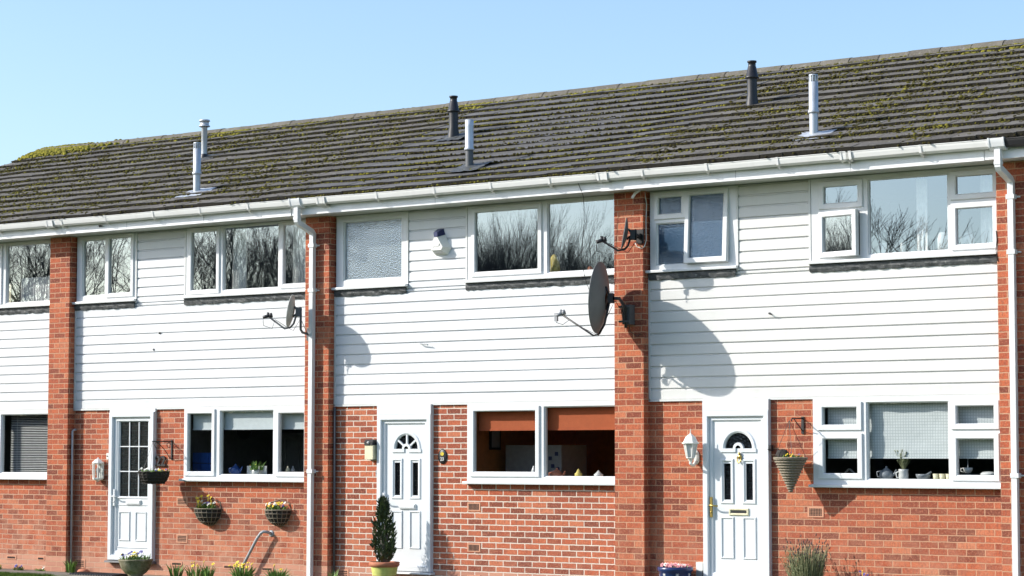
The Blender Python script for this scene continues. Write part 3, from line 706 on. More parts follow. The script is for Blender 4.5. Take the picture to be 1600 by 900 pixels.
# ------------------------------------------------------------------ satellite dishes
def dish(label, c, h, w, az, el, arm_l, arm_up, mat, armmat, plate, style):
    """c: dish centre; az: boresight turned from the outward normal to the left; plate: wall point"""
    T = thing('satellite_dish', label, 'satellite dish', plate, 'satellite dishes on the facade')
    O = Vector(plate)
    n = Vector((-math.sin(az)*math.cos(el), -math.cos(az)*math.cos(el), math.sin(el))); e1 = Vector((n.y, -n.x, 0)).normalized()*-1; e2 = n.cross(e1).normalized()
    if e2.z < 0: e2 = -e2
    C = Vector(c)-O; m = MB(); nr, na = 7, 40; dep = h*.105
    def P(r, t, off): x, y = w/2*r*math.cos(t), h/2*r*math.sin(t); return C + e1*x + e2*y + n*(dep*(r*r-1)+off)
    th = .012
    for off in (0, -th):
        vs = [P(i/nr, 2*math.pi*k/na, off) for i in range(1, nr+1) for k in range(na)]; vs.append(P(0, 0, off))
        fs = [(i*na+k, i*na+(k+1)%na, (i+1)*na+(k+1)%na, (i+1)*na+k) for i in range(nr-1) for k in range(na)] + [(k, (k+1)%na, nr*na) for k in range(na)]
        m.add(vs, fs, True)
    rim = [P(1, 2*math.pi*k/na, -th/2) for k in range(na)]; rim.append(rim[0]); rim.append(rim[1]); m.tube(rim, .0085, 6, False)
    m.build('reflector', mat, T)
    bot = P(1, -math.pi/2, -.03); back = C - n*(dep+.02)
    lnb = bot + n*arm_l + Vector((0, 0, arm_up))
    a = MB(); a.tube([back - e2*h*.05 - n*.035, P(.75, -math.pi/2, -.06), P(1.02, -math.pi/2, -.045), bot + n*.06 - e2*.035, lnb], .013, 6)
    a.build('feed_arm', armmat, T)
    l = MB(); d = (C-lnb).normalized(); l.tube([lnb - d*.07, lnb - d*.03, lnb+d*.02], [.022, .024, .02], 10); l.tube([lnb+d*.02, lnb+d*.03, lnb+d*.06], [.016, .032, .034], 12); l.tube([lnb+Vector((0,0,-.02)), lnb+Vector((0,0,.05))], .018, 8)
    if style == 0: l.box(-.02, .02, -.016, .016, -.07, .03); l.xf(Matrix.Translation(lnb - d*.06), len(l.v)-24)
    l.build('feed_horn', M['grey'] if style == 0 else M['black'], T)
    k = MB()                       # back bracket with clamps
    for sgn in (1, -1): k.tube([back - n*.03 + e2*sgn*.02, C + e2*sgn*h*.16 - n*(dep*.9+.015) + e1*w*.05*sgn], .014, 6)
    k.box(-.045, .045, -.03, .03, -.06, .06); k.xf(Matrix.Translation(back - n*.05) @ Matrix.Rotation(-az, 4, 'Z'), len(k.v)-24)
    k.build('back_bracket', armmat, T)
    p = MB(); q = back - n*.085
    if style == 0: p.tube([q, q+Vector((.04,.06,.0)), Vector((.0,-.16,.06)), Vector((0,-.13,-.02)), Vector((0,-.13,-.20))], .020, 10)
    else: p.tube([q+Vector((0,0,.07)), q+Vector((0,0,-.06)), (q.x, q.y, .05), (q.x*.55, q.y*.75, .012), (q.x*.2, q.y*.35, 0), (0, -.01, 0)], .017, 10)
    p.build('mount_pole', armmat, T)
    b = MB()
    if style == 0:
        b.box(-.055, .05, -.125, -.004, -.155, .085)
        for z in (-.12, .06): b.box(-.085, .03, -.155, -.126, z-.012, z+.012); b.tube([(-.10, -.14, z), (.05, -.14, z)], .007, 6)
    else: b.box(-.05, .05, -.02, -.002, -.09, .08); b.box(-.022, .022, -.06, -.0205, -.03, .03)
    b.build('wall_bracket', armmat if style else M['grey_dark'], T)
    cb = MB(); s0 = lnb - d*.07 + Vector((0, 0, -.03)); mid = lnb + (bot-lnb)*.25
    cb.tube([s0, s0+Vector((.01, 0, -.05)), (s0+mid)/2+Vector((0, 0, -.075)), mid+Vector((0,0,-.01)), lnb+(bot-lnb)*.6+Vector((0,0,-.035)), bot+Vector((0,0,-.03)), back-n*.02-e2*h*.18+Vector((.03,0,0)), q+Vector((.02,0,-.03)), Vector((-.02,-.05,-.10)), Vector((.0,-.03,-.24)), Vector((.09,-.012,-.30)), Vector((.14,-.008,-.27))] if style == 0 else
            [s0, s0+Vector((.01,0,-.08)), mid+Vector((-.02,0,-.13)), mid+Vector((.03,0,-.01)), bot+Vector((-.03,0,-.01)), bot+Vector((.05,.02,-.05)), q+Vector((.0,0,-.08)), Vector((.02,-.02,-.1))], .0042, 5)
    cb.build('cable', M['black'], T)
    return T
dish('large dark grey satellite dish whose shadow falls across the white cladding', (1.64, -.50, 3.628), .86, .84, R(73), R(4), .48, .21, M['dish_grey'], M['black'], (1.80, -.002, 3.47), 0)
dish('pale weathered satellite dish beside the white downpipe, under the curtained upstairs window', (-3.42, -.36, 3.66), .43, .40, R(60), R(9), .30, .10, M['dish_pale'], M['grey_dark'], (-3.36, -.002, 3.36), 1)
dish('small dark satellite dish high on the pier, above the large dish', (1.90, -.33, 4.41), .37, .42, R(56), R(10), .27, .055, M['dish_dark'], M['black'], (1.935, -.002, 4.40), 1)

# ------------------------------------------------------------------ fittings on the walls
def half_basket(label, x, z, r, flowers, grp='wire flower baskets on the wall of number 22'):
    T = thing('wall_basket', label, 'flower basket', (x, D, z), grp)
    m = MB(); prof = [(r, 0), (r*.97, -r*.25), (r*.84, -r*.55), (r*.6, -r*.85), (r*.28, -r*1.05), (0, -r*1.1)]
    m.lathe(prof, n=18, a0=math.pi, a1=2*math.pi); m.lathe([(r*.98, -.012), (0, .02)], n=18, a0=math.pi, a1=2*math.pi)
    m.build('basket_liner', M['liner'], T); k = MB()
    for t in range(0, 19, 2):
        a = math.pi+math.pi*t/18; k.tube([((q+.006)*math.cos(a), (q+.006)*math.sin(a)-.002, zz-.003) for q, zz in prof], .0045, 4)
    for q, zz in prof[:5]: k.tube([((q+.007)*math.cos(math.pi+math.pi*t/18), (q+.007)*math.sin(math.pi+math.pi*t/18)-.002, zz) for t in range(19)], .005 if zz else .009, 5)
    k.tube([(-r, -.004, 0), (-r*.9, -.004, .10), (0, -.004, .14), (r*.9, -.004, .10), (r, -.004, 0)], .005, 5)
    k.build('wire_frame', M['wicker'], T)
    bloom(T, r*.85, flowers, cy=-r*.4, sy=.42)
    return T
def blade(m, base, tip, w, bend):
    b, t = Vector(base), Vector(tip); mid = (b+t)/2 + Vector(bend); s = Vector((random.uniform(-1,1), random.uniform(-1,1), 0)).normalized()*w
    m.face([b-s, b+s, mid+s*.9, mid-s*.9]); m.face([mid-s*.9, mid+s*.9, t])
def blossom(m, c, r, tilt=None):
    n = 5; c = Vector(c); ax = Vector((random.uniform(-.6,.2), random.uniform(-1,-.2), random.uniform(.1,1))).normalized(); u = ax.orthogonal().normalized(); v = ax.cross(u)
    for k in range(n):
        t = 2*math.pi*k/n; a, b, d = t-.5, t, t+.5
        m.face([c, c+(u*math.cos(a)+v*math.sin(a))*r*.75+ax*r*.15, c+(u*math.cos(b)+v*math.sin(b))*r+ax*r*.2, c+(u*math.cos(d)+v*math.sin(d))*r*.75+ax*r*.15])
    m.lathe([(r*.3, 0), (r*.34, r*.35), (r*.2, r*.3)], n=6); M_ = Matrix.Translation(c) @ Vector((0,0,1)).rotation_difference(ax).to_matrix().to_4x4(); m.xf(M_, len(m.v)-18)
def bloom(T, r, flowers, cy=0., sy=1., leaves=70, lh=.09, z=0.):
    m = MB()
    for _ in range(leaves):
        a, q = random.random()*6.28, r*math.sqrt(random.random()); x, y = q*math.cos(a), cy+q*math.sin(a)*sy
        blade(m, (x, y, z), (x+random.gauss(0,.04), y+random.gauss(0,.03), z+lh*random.uniform(.4,1.1)), .009, (random.gauss(0,.01), 0, 0))
    m.build('leaves', M['leaf'], T)
    for mat, n, h, sz in flowers:
        for _ in range(n):
            f = MB(); a, q = random.random()*6.28, r*math.sqrt(random.random()); x, y = q*math.cos(a), cy+q*math.sin(a)*sy; zz = z+h*random.uniform(.55, 1.1)
            if h > .12: f.tube([(x*.8, y, z), (x, y, zz)], .003, 4)
            blossom(f, (x, y, zz), sz); f.build('flower', M[mat], T)
half_basket('dark half-round wall basket with tall yellow and pale flowers, nearer the door', -5.31, .965, .215, [('yellow', 8, .17, .028), ('petal_white', 7, .10, .024), ('petal_violet', 3, .1, .022)])
half_basket('dark half-round wall basket with low yellow and white pansies, nearer the downpipe', -4.01, .965, .20, [('yellow', 10, .09, .028), ('petal_white', 9, .09, .024), ('petal_violet', 3, .08, .02)])

# bracket and round hanging basket by door 22
T = thing('basket_bracket', 'scrolled wrought iron bracket on the brick beside door 22', 'bracket', (-6.06, D, 1.91))
m = MB(); m.box(-.012, .012, -.014, -.001, -.26, .02); m.tube([(0,-.01,0),(0,-.40,0)], .008, 6); m.build('bracket_arm', M['iron'], T)
m = MB(); m.tube([(0,-.012,-.24),(0,-.05,-.23),(0,-.10,-.17),(0,-.17,-.10),(0,-.27,-.03),(0,-.31,-.005)], .006, 6)
m.tube([(0,-.30+.045*math.cos(t*.5),-.05+.045*math.sin(t*.5)) for t in range(12)], .005, 5); m.tube([(0,-.07+.035*math.cos(t*.5),-.05+.035*math.sin(t*.5)) for t in range(12)], .005, 5)
m.build('scroll', M['iron'], T)
T = thing('hanging_basket', 'round dark wicker hanging basket with pansies in front of door 22', 'flower basket', (-6.04, -.24, 1.48))
m = MB(); r = .215; prof = [(0, -.17), (r*.55, -.168), (r*.8, -.13), (r*.95, -.06), (r, 0)]; m.lathe(prof, n=20); m.lathe([(r*.97, -.02), (0, .0)], n=20); m.build('basket_liner', M['liner'], T)
m = MB()
for k in range(5): z = -.16+.04*k; q = r*(.62+.40*math.sqrt((z+.17)/.17)); m.tube([(q*math.cos(t*.314), q*math.sin(t*.314), z+.006*(-1)**t) for t in range(21)], .008, 5)
for t in range(20): m.tube([((q+.005)*math.cos(t*.314), (q+.005)*math.sin(t*.314), z) for q, z in prof[1:]], .006, 4)
m.build('wicker_shell', M['liner'], T); m = MB()
for t in range(3): a = t*2.09+.5; m.tube([(r*math.cos(a), r*math.sin(a), 0), (0.0, -.03, .42)], .0022, 4)
m.build('chains', M['iron'], T)
bloom(T, r*.95, [('petal_white', 9, .045, .02), ('petal_violet', 5, .04, .02), ('yellow', 3, .04, .018)], leaves=80, lh=.04)

# cone basket by door 24 and its bracket
T = thing('basket_bracket', 'plain black iron bracket on the brick beside door 24', 'bracket', (4.075, D, 2.15))
m = MB(); m.box(-.016, .016, -.016, -.001, -.18, .02); m.tube([(0,-.012,0),(0,-.27,-.005),(0,-.285,-.025),(0,-.275,-.035)], .008, 6); m.tube([(0,-.012,-.15),(0,-.22,-.01)], .006, 6); m.build('bracket_arm', M['iron'], T)
T = thing('hanging_basket', 'pointed cone wicker basket hanging by chains beside door 24', 'flower basket', (4.05, -.13, 1.685))
m = MB(); r = .185; prof = []
for k in range(13):
    z = -.385*k/12.6; q = r*(1-k/13.4); prof += [(q*.98, z+.002), (q+.012, z-.008), (q+.010, z-.018), (q*.93, z-.026)]
m.lathe(prof, n=26); m.lathe([(r*.98, -.02), (0, -.01)], n=26)
m.build('wicker_cone', M['wicker'], T); m = MB()
for t in range(26): a = t*2*math.pi/26; m.tube([((r*(1-k/10.2)+.006*(1 if (k+t) % 2 else -.4))*math.cos(a), (r*(1-k/10.2)+.006*(1 if (k+t) % 2 else -.4))*math.sin(a), -.385*k/10) for k in range(11)], .006, 4)
m.tube([(r*1.03*math.cos(t*.25), r*1.03*math.sin(t*.25), .0) for t in range(27)], .012, 6); m.build('wicker_stakes', M['wicker'], T); m = MB()
for t in range(4): a = t*1.57+.6; m.tube([(r*math.cos(a), r*math.sin(a), 0), (0, -.02, .44)], .003, 4)
m.build('chains', M['iron'], T); m = MB(); m.lathe([(.09, -.02), (.085, .04), (.06, .075), (.02, .085), (0, .086)], (-.09, -.02, .02), 14, sx=.9, sy=.6); m.build('dead_foliage', M['liner'], T)
bloom(T, r*.8, [('yellow', 3, .05, .028), ('petal_violet', 4, .06, .016)], leaves=30, lh=.05)

# lanterns
def lantern22():
    T = thing('wall_lantern', 'white half-lantern wall lamp with glass panes, left of door 22', 'wall lamp', (-7.47, D, 1.50))
    m = MB(); n = 8
    m.lathe([(.0, .185), (.012, .18), (.01, .165), (.03, .16), (.075, .12), (.088, .105), (.088, .095), (.078, .09)], (0, -.075, 0), n, smooth=False)
    m.lathe([(.074, -.115), (.082, -.12), (.075, -.14), (.03, -.155), (.012, -.17), (0, -.18)], (0, -.075, 0), n, smooth=False)
    for k in range(n):
        a = 2*math.pi*k/n; m.tube([(.079*math.cos(a), -.075+.079*math.sin(a), .095), (.074*math.cos(a), -.075+.074*math.sin(a), -.118)], .007, 4)
    m.box(-.05, .05, -.02, -.001, -.13, .12); m.build('lantern_frame', M['plastic_white'], T)
    g = MB(); g.lathe([(.073, .093), (.069, -.116)], (0, -.075, 0), n, smooth=False); g.build('lantern_glass', M['glass_low'], T)
    b = MB(); b.lathe([(.02, -.11), (.02, -.05), (.028, -.03), (.03, 0), (.02, .03), (0, .035)], (0, -.075, 0), 12); b.build('bulb', M['grey'], T)
lantern22()
def lantern24():
    T = thing('wall_lantern', 'white carriage lantern on a scrolled arm, left of door 24', 'wall lamp', (2.635, D, 1.70))
    m = MB(); c = (.03, -.20, .0); n = 6
    m.lathe([(0, .335), (.005, .33), (.006, .285), (.018, .27), (.03, .262), (.062, .235), (.09, .175), (.108, .168), (.106, .155), (.082, .153)], c, n, a0=.3, a1=.3+2*math.pi, smooth=False)
    m.lathe([(.05, -.005), (.054, -.015), (.03, -.03), (.018, -.06), (.02, -.085), (.006, -.10), (0, -.102)], c, n, a0=.3, a1=.3+2*math.pi, smooth=False)
    for k in range(n):
        a = .3+2*math.pi*k/n; m.tube([(c[0]+.082*math.cos(a), c[1]+.082*math.sin(a), .155), (c[0]+.05*math.cos(a), c[1]+.05*math.sin(a), -.005)], .007, 4)
    m.build('lantern_head', M['plastic_white'], T)
    g = MB(); g.lathe([(.077, .153), (.046, -.004)], c, n, a0=.3, a1=.3+2*math.pi, smooth=False); g.build('frosted_pane', M['porcelain'], T)
    a = MB(); a.lathe([(0, -.012), (.05, -.01), (.052, .0), (.03, .02), (0, .022)], n=14, sy=1); a.xf(Matrix.Translation((0, -.014, -.01)) @ Matrix.Diagonal((.75, 1, 1.7, 1)) @ Matrix.Rotation(R(90), 4, 'X'))
    a.tube([(0, -.02, -.05), (.0, -.08, -.10), (.015, -.14, -.10), (.027, -.185, -.075), (.03, -.20, -.05)], [.022, .02, .016, .014, .016], 8); a.tube([(0,-.02,.03),(.0,-.06,.06),(.01,-.09,.03),(.01,-.10,-.03)], [.018,.014,.012,.012], 8)
    a.build('scroll_arm', M['plastic_white'], T)
lantern24()
T = thing('security_light', 'cream bulkhead security light with a black sensor cap, left of door 23', 'wall lamp', (-2.355, D, 1.66))
m = MB(); m.box(-.068, .068, -.115, -.03, 0, .19); m.build('diffuser', M['cream'], T); m = MB(); m.prism([(-.125,.19),(-.125,.235),(-.10,.262),(-.0,.268),(-.0,-.005),(-.029,-.005),(-.029,.19)], -.07, .07, True); m.build('housing', M['black'], T)
m = MB(); m.lathe([(0,-.022),(.014,-.016),(.02,0)], n=10); m.xf(Matrix.Translation((0,-.124,.222)) @ Matrix.Rotation(R(-90),4,'X')); m.build('sensor_lens', M['porcelain'], T)

# alarm box
T = thing('alarm_box', 'cream alarm box with a blue top on the white cladding', 'alarm box', (-1.21, D-.012, 4.48))
def hexa(m, O, I, yb, yf, zlo=-9, zhi=9):
    n = len(O)
    for k in range(n): m.face([(O[k][0], yb, O[k][1]), (O[(k+1)%n][0], yb, O[(k+1)%n][1]), (I[(k+1)%n][0], yf, I[(k+1)%n][1]), (I[k][0], yf, I[k][1])])
    m.face([(x, yf, z) for x, z in I])
O = [(-.065,.125),(.045,.125),(.148,-.055),(.10,-.145),(-.105,-.145),(-.155,-.055)]; I = [(-.05,.085),(.0,.085),(.085,-.045),(.06,-.085),(-.09,-.085),(-.12,-.045)]
m = MB(); hexa(m, O, I, 0, -.115); m.build('alarm_cover', M['plastic_white'], T)
m = MB(); hexa(m, [(-.082,.205),(.02,.205),(.05,.1255),(-.068,.1255)], [(-.06,.15),(.0,.15),(.004,.09),(-.052,.09)], .0, -.117); m.build('strobe_lens', M['navy'], T)
m = MB()
for k, (x, z, w) in enumerate([(-.075,-.042,.05),(-.018,-.042,.045),(-.065,-.055,.012)]): m.box(x, x+w, -.1165, -.1155, z, z+.007)
for k in range(14): a = -.08+.011*k; m.box(a, a+.007, -.098+.0, -.09, -.111+.0*k, -.105); m.box(a-.006, a+.001, -.075, -.066, -.126, -.12)
m.tube([(.02,-.117,-.02),(.03,-.118,-.03),(.035,-.117,-.012),(.042,-.117,.0)], .004, 5)
m.build('lettering', M['grey'], T)

# house numbers
def text_mesh(s, size, depth):
    cu = bpy.data.curves.new('t', 'FONT'); cu.body = s; cu.size = size; cu.extrude = depth; cu.align_x = 'CENTER'; cu.align_y = 'CENTER'; cu.offset = size*.028
    o = bpy.data.objects.new('t', cu); col.objects.link(o); dg = bpy.context.evaluated_depsgraph_get(); me = bpy.data.meshes.new_from_object(o.evaluated_get(dg)); bpy.data.objects.remove(o); return me
def text(s, size, depth, mat, name, parent=None, loc=(0,0,0)):
    me = text_mesh(s, size, depth); me.transform(Matrix.Rotation(R(90), 4, 'X')); me.materials.append(mat); o = bpy.data.objects.new(name, me); col.objects.link(o); o.location = loc
    if parent: o.parent = parent
    return o
o = text('22', .20, .008, M['black'], 'house_number', loc=(-6.26, D-.022, 1.625)); tag(o, 'dark numerals 22 on the brick right of the glazed door', 'house number')
T = thing('number_plaque', 'black oval plaque with a yellow flower and number 23', 'house number', (-1.205, D, 1.70))
m = MB(); m.lathe([(0, .014), (.062, .012), (.07, .006), (.072, 0)], n=24); m.xf(Matrix.Diagonal((1, 1, 1.33, 1)) @ Matrix.Rotation(R(90), 4, 'X')); m.build('plaque', M['black'], T)
m = MB(); m.lathe([(.072, .0), (.075, .006), (.070, .013)], n=24); m.xf(Matrix.Diagonal((1, 1, 1.33, 1)) @ Matrix.Rotation(R(90), 4, 'X')); m.build('plaque_rim', M['iron'], T)
text('23', .062, .002, M['porcelain'], 'numerals', T, (0, -.0165, -.035))
m = MB()
for k in range(9): t = 2*math.pi*k/9; m.face([(.0, -.017, .035), (.026*math.cos(t-.25), -.018, .035+.022*math.sin(t-.25)), (.033*math.cos(t), -.019, .035+.028*math.sin(t)), (.026*math.cos(t+.25), -.018, .035+.022*math.sin(t+.25))])
m.build('painted_flower', M['yellow'], T)
def push(label, x, z, mat):
    T = thing('door_bell', label, 'door bell', (x, D, z), None); m = MB(); m.box(-.02, .02, -.022, -.0, -.045, .045); m.build('bell_case', M[mat], T); m = MB(); m.lathe([(.011, 0), (.011, .006), (0, .007)], n=10); m.xf(Matrix.Translation((0, -.022, 0)) @ Matrix.Rotation(R(90), 4, 'X')); m.build('bell_button', M['grey_dark'], T)
push('pale door bell above the lantern beside door 22', -7.335, 1.70, 'plastic_white')
push('small grey door bell on the frame edge of door 23', -2.29, 1.475, 'grey')
# little things on the cladding
o = MB(); o.tube([(-1.55, D+.02, 3.185), (-1.55, D-.05, 3.183), (-1.54, D-.06, 3.18), (-1.42, D-.065, 3.172), (-1.405, D-.065, 3.16)], .008, 8); o = o.build('overflow_pipe', M['pipe_grey']); tag(o, 'bent grey overflow pipe sticking out of the cladding of house 23', 'pipe')
o = MB(); o.tube([(3.66, D, 3.40), (3.66, D-.05, 3.395), (3.675, D-.06, 3.385), (3.71, D-.06, 3.38)], .008, 6); o = o.build('wall_hook', M['iron']); tag(o, 'small dark hook on the cladding of the rightmost full house', 'hook')
for (x, z), s in (((-6.315, 3.47), 'upper'), ((-6.425, 3.235), 'lower')):
    o = MB(); o.lathe([(.016, .0), (.014, .014), (0, .016)], n=8); o.xf(Matrix.Rotation(R(90), 4, 'X')); o = o.build('screw_cap', M['black'], loc=(x, D-.012, z)); tag(o, s + ' of the two black screw caps on the cladding of house 22', 'screw')
o = MB(); o.tube([(-7.12, -.26, 5.03), (-7.12, -.30, 5.02), (-7.10, -.34, 5.035), (-7.04, -.34, 5.03)], .010, 6); o.box(-7.15, -7.10, -.268, -.258, 4.99, 5.04); o = o.build('cable_hook', M['iron']); tag(o, 'small black hook on the white fascia above the left bathroom window', 'hook')
# cables
def cable(name, label, pts, mat, r=.006): o = MB(); o.tube(pts, r, 5); o = o.build(name, M[mat]); tag(o, label, 'cable'); return o
cable('aerial_cable', 'thin black cable hanging from the gutter down past the right bedroom window of house 23', [(1.25,-.395,5.12),(1.262,-.30,4.98),(1.265,-.25,4.90),(1.262,-.235,4.6),(1.235,-.24,4.35),(1.225,-.25,4.15),(1.25,-.2,3.9),(1.3,-.1,3.62),(1.52,-.01,3.6)], 'black', .004)
cable('dish_cable', 'pale looped cable running down the pier to the small dark dish', [(1.965,.05,4.95),(1.985,.06,4.80),(1.975,.06,4.55),(1.985,.05,4.35),(1.99,.0,4.27),(1.96,-.02,4.245),(1.90,-.03,4.27),(1.88,-.04,4.32)], 'plastic_white', .006)
o = MB(); o.tube([(1.945,-.03,4.965),(1.92,-.10,4.92),(1.905,-.14,4.86)], .017, 8); o = o.build('overflow_pipe', M['plastic_white']); tag(o, 'stub of white pipe poking from the soffit above the small dark dish', 'pipe')
cable('wall_cable', 'thin dark cable dropping beside the upstairs window next to the right downpipe', [(6.575,-.004,4.2),(6.583,-.006,4.10),(6.57,-.006,3.98),(6.59,-.006,3.86)], 'black', .005)
# handrail
T = thing('handrail', 'pale grey bent tube handrail fixed to the brick under the flower baskets', 'handrail', (-4.3, D, .66))
m = MB(); m.tube([(.14,-.01,-.02),(.12,-.06,.0),(.09,-.105,.008),(.05,-.115,-.01),(-.02,-.12,-.09),(-.40,-.12,-.66)], .021, 12); m.build('rail', M['pipe_grey'], T); m = MB(); m.lathe([(.045,0),(.045,.008),(.0,.01)], n=14); m.xf(Matrix.Translation((.14,0,-.02)) @ Matrix.Rotation(R(90),4,'X')); m.build('rail_flange', M['pipe_grey'], T)
# outdoor socket
T = thing('outdoor_socket', 'small white weatherproof socket on the brick left of door 24', 'socket', (2.69, D, .34)); m = MB(); m.box(-.045, .045, -.055, 0, 0, .10); m.build('socket_cover', M['plastic_white'], T); m = MB(); m.box(-.04, .04, -.06, 0, -.11, -.001); m.build('socket_box', M['grey'], T)

# ------------------------------------------------------------------ pots and plants
T = thing('stone_urn', 'mossy round stone bowl planted with yellow and blue pansies at door 22', 'planter', (-6.12, -.50, 0))
m = MB(); prof = [(.10, 0), (.11, .02), (.10, .04), (.15, .07), (.20, .13), (.225, .20), (.235, .235), (.245, .245), (.24, .26), (.215, .262), (.20, .24), (0, .235)]; i = 0; n = 36
m.lathe(prof, n=n); m.v = [(x*(1+.022*math.cos(12*math.atan2(y, x))*(.03 < z < .23)), y*(1+.022*math.cos(12*math.atan2(y, x))*(.03 < z < .23)), z) for x, y, z in m.v]; m.build('bowl', M['stone'], T)
bloom(T, .20, [('yellow', 7, .10, .034), ('petal_violet', 10, .12, .03), ('petal_white', 4, .09, .026)], leaves=110, lh=.10, z=.24)

def daffodils(x, y, r, h, nb, nf, label, fh=1.1):
    T = thing('daffodil_clump', label, 'plant', (x, y, 0), 'spring bulbs along the wall'); m = MB()
    for _ in range(nb):
        a, q = random.random()*6.28, r*.55*math.sqrt(random.random()); bx, by = q*math.cos(a), q*math.sin(a)*.6; o = random.uniform(.2, 1.)
        blade(m, (bx, by, 0), (bx+o*r*.75*math.cos(a), by+o*r*.5*math.sin(a), h*random.uniform(.6, 1.1)), .010, (-.02*math.cos(a), 0, .02))
    m.build('leaves', M['leaf'], T)
    if nf:
        s = MB()
        for _ in range(nf):
            f = MB(); a, q = random.random()*6.28, r*.9*math.sqrt(random.random()); c = (q*math.cos(a), q*math.sin(a)*.6-.03, h*fh*random.uniform(.75, 1.1)); blossom(f, c, .028); s.tube([(c[0]*.5, c[1]*.5, 0), c], .004, 4); f.build('flower', M['yellow'], T)
        s.build('stems', M['leaf'], T)
daffodils(-7.86, -.05, .15, .20, 46, 0, 'leafy bulb clump at the foot of the grey pipe, without flowers')
daffodils(-5.62, -.22, .17, .20, 40, 0, 'low leafy bulb clump without flowers, just right of door 22')
daffodils(-5.30, -.15, .26, .18, 26, 6, 'sparse daffodil clump under the basket nearer the door', 1.25)
daffodils(-5.02, -.2, .14, .20, 40, 1, 'small dense leafy clump left of the handrail foot')
daffodils(-4.36, -.22, .24, .205, 110, 16, 'fullest daffodil clump, at the foot of the handrail', 1.15)
daffodils(-3.72, -.22, .24, .19, 110, 2, 'dense leafy daffodil clump beside the white downpipe')
daffodils(-2.72, -.25, .10, .22, 16, 0, 'small leafy bulb clump between the downpipe and the potted conifer')
def weeds(x, y, label, mats, r=.12, h=.07): T = thing('bedding_plant', label, 'plant', (x, y, 0), 'small bedding plants by the path'); bloom(T, r, mats, leaves=36, lh=h, sy=.6)
weeds(-9.55, -.02, 'blue and yellow bedding plant at the very left of the path edge', [('petal_violet', 6, .07, .028), ('yellow', 2, .07, .02)])
weeds(-9.05, .0, 'small dark blue bedding plant against the leftmost wall', [('petal_violet', 7, .06, .03)], .1)
weeds(-8.62, .02, 'small white and green bedding plant nearest the leftmost pier', [('petal_white', 2, .06, .035)], .1, .05)

T = thing('potted_conifer', 'dark upright conifer in a lime-banded terracotta pot at door 23', 'potted plant', (-1.82, -.30, 0))
m = MB(); m.m = 0; m.lathe([(0, .0), (.12, 0), (.155, .16)], n=26); m.m = 1; m.lathe([(.156, .16), (.175, .268)], n=26); m.m = 0; m.lathe([(.176, .268), (.178, .275), (.195, .28), (.20, .335), (.178, .337), (.165, .30), (0, .29)], n=26); m.build('pot', [M['terracotta'], M['lime']], T)
m = MB(); m.lathe([(.06, .0), (.05, .4)], (0, 0, .28), 8); m.tube([(0,0,.28),(.01,0,.9)], [.02,.008], 6); m.build('trunk', M['wood_twig'], T)
m = MB(); 
for _ in range(640):
    t = random.random()**1.05; z = .33+.80*t; rad = .178*(1-.80*((t-.34)/.66)**1.35 if t > .34 else 1-.5*((.34-t)/.34)**1.6)*random.uniform(.8,1.1)
    a = random.random()*6.28; q = rad*math.sqrt(random.random())*random.uniform(.75, 1.12); c = Vector((q*math.cos(a)-.02*t, q*math.sin(a), z)); m.m = 0 if random.random() < .72 else 1
    up = Vector((math.cos(a)*random.uniform(.15, .6), math.sin(a)*random.uniform(.15, .6), 1)).normalized()
    for k in range(6):
        d = (up + Vector((random.gauss(0, .42), random.gauss(0, .42), random.gauss(0, .25)))).normalized(); s = d.orthogonal().normalized()*.0045
        b = c + up*random.uniform(-.02, .03); e = b + d*random.uniform(.03, .07); m.face([b-s, b+s, (b+e)/2+s*1.2, e, (b+e)/2-s*1.2])
m.build('foliage', [M['conifer'], M['conifer_hi']], T)

T = thing('blue_pot', 'blue glazed pot with pink flowers at the foot of the right pier', 'planter', (2.48, -.12, 0))
m = MB(); m.lathe([(0, 0), (.13, 0), (.17, .12), (.19, .27), (.195, .33), (.215, .345), (.215, .385), (.195, .39), (.185, .35), (0, .34)], n=28); m.build('pot', M['blue_pot'], T)
m = MB()
for k in range(7):
    t = 2*math.pi*k/7
    for j in range(4): u = math.pi*j/4; dx, dz = .022*math.cos(u), .022*math.sin(u); r_ = .1915; m.tube([(r_*math.cos(t-dx/.19), r_*math.sin(t-dx/.19), .30-dz), (r_*math.cos(t+dx/.19), r_*math.sin(t+dx/.19), .30+dz)], .0028, 4)
m.build('painted_stars', M['plastic_white'], T)
bloom(T, .18, [('petal_pink', 34, .06, .03), ('petal_white', 8, .06, .026)], leaves=70, lh=.06, z=.35)

T = thing('lavender_bush', 'bushy grey-green lavender with dry flower heads at the right wall', 'plant', (4.32, -.28, 0)); m = MB(); f = MB()
for _ in range(520):
    a, q = random.random()*6.28, .20*math.sqrt(random.random()); o = random.uniform(.2, 1.); L = random.uniform(.30, .62)
    b = Vector((q*.5*math.cos(a), q*.5*math.sin(a), random.uniform(0, .12))); d = Vector((math.cos(a)*q*1.5+random.gauss(0,.07), math.sin(a)*q*1.5+random.gauss(0,.07), 1.)).normalized(); e = b+d*L
    m.tube([b, (b+e)/2+Vector((0,0,.015)), e], [.004, .0035, .002], 4, False)
    for k in range(5): p = b+d*L*random.uniform(.25, .95); u = Vector((random.gauss(0,1), random.gauss(0,1), .8)).normalized(); s = u.orthogonal().normalized()*.0035; m.face([p-s, p+s, p+u*.05])
    if random.random() < .28: e2 = e+d*random.uniform(.02, .13); m.tube([e, e2], .0016, 4, False); f.tube([e2, e2+d*.014, e2+d*.032], [.004, .0075, .002], 5)
m.build('stems', M['lavender'], T); f.build('flower_heads', M['lav_head'], T, kind='stuff')
weeds(5.0, -.15, 'tiny blue-flowered plant under the checked-blind window', [('petal_violet', 5, .44, .022), ('yellow', 2, .42, .016)], .07, .36)

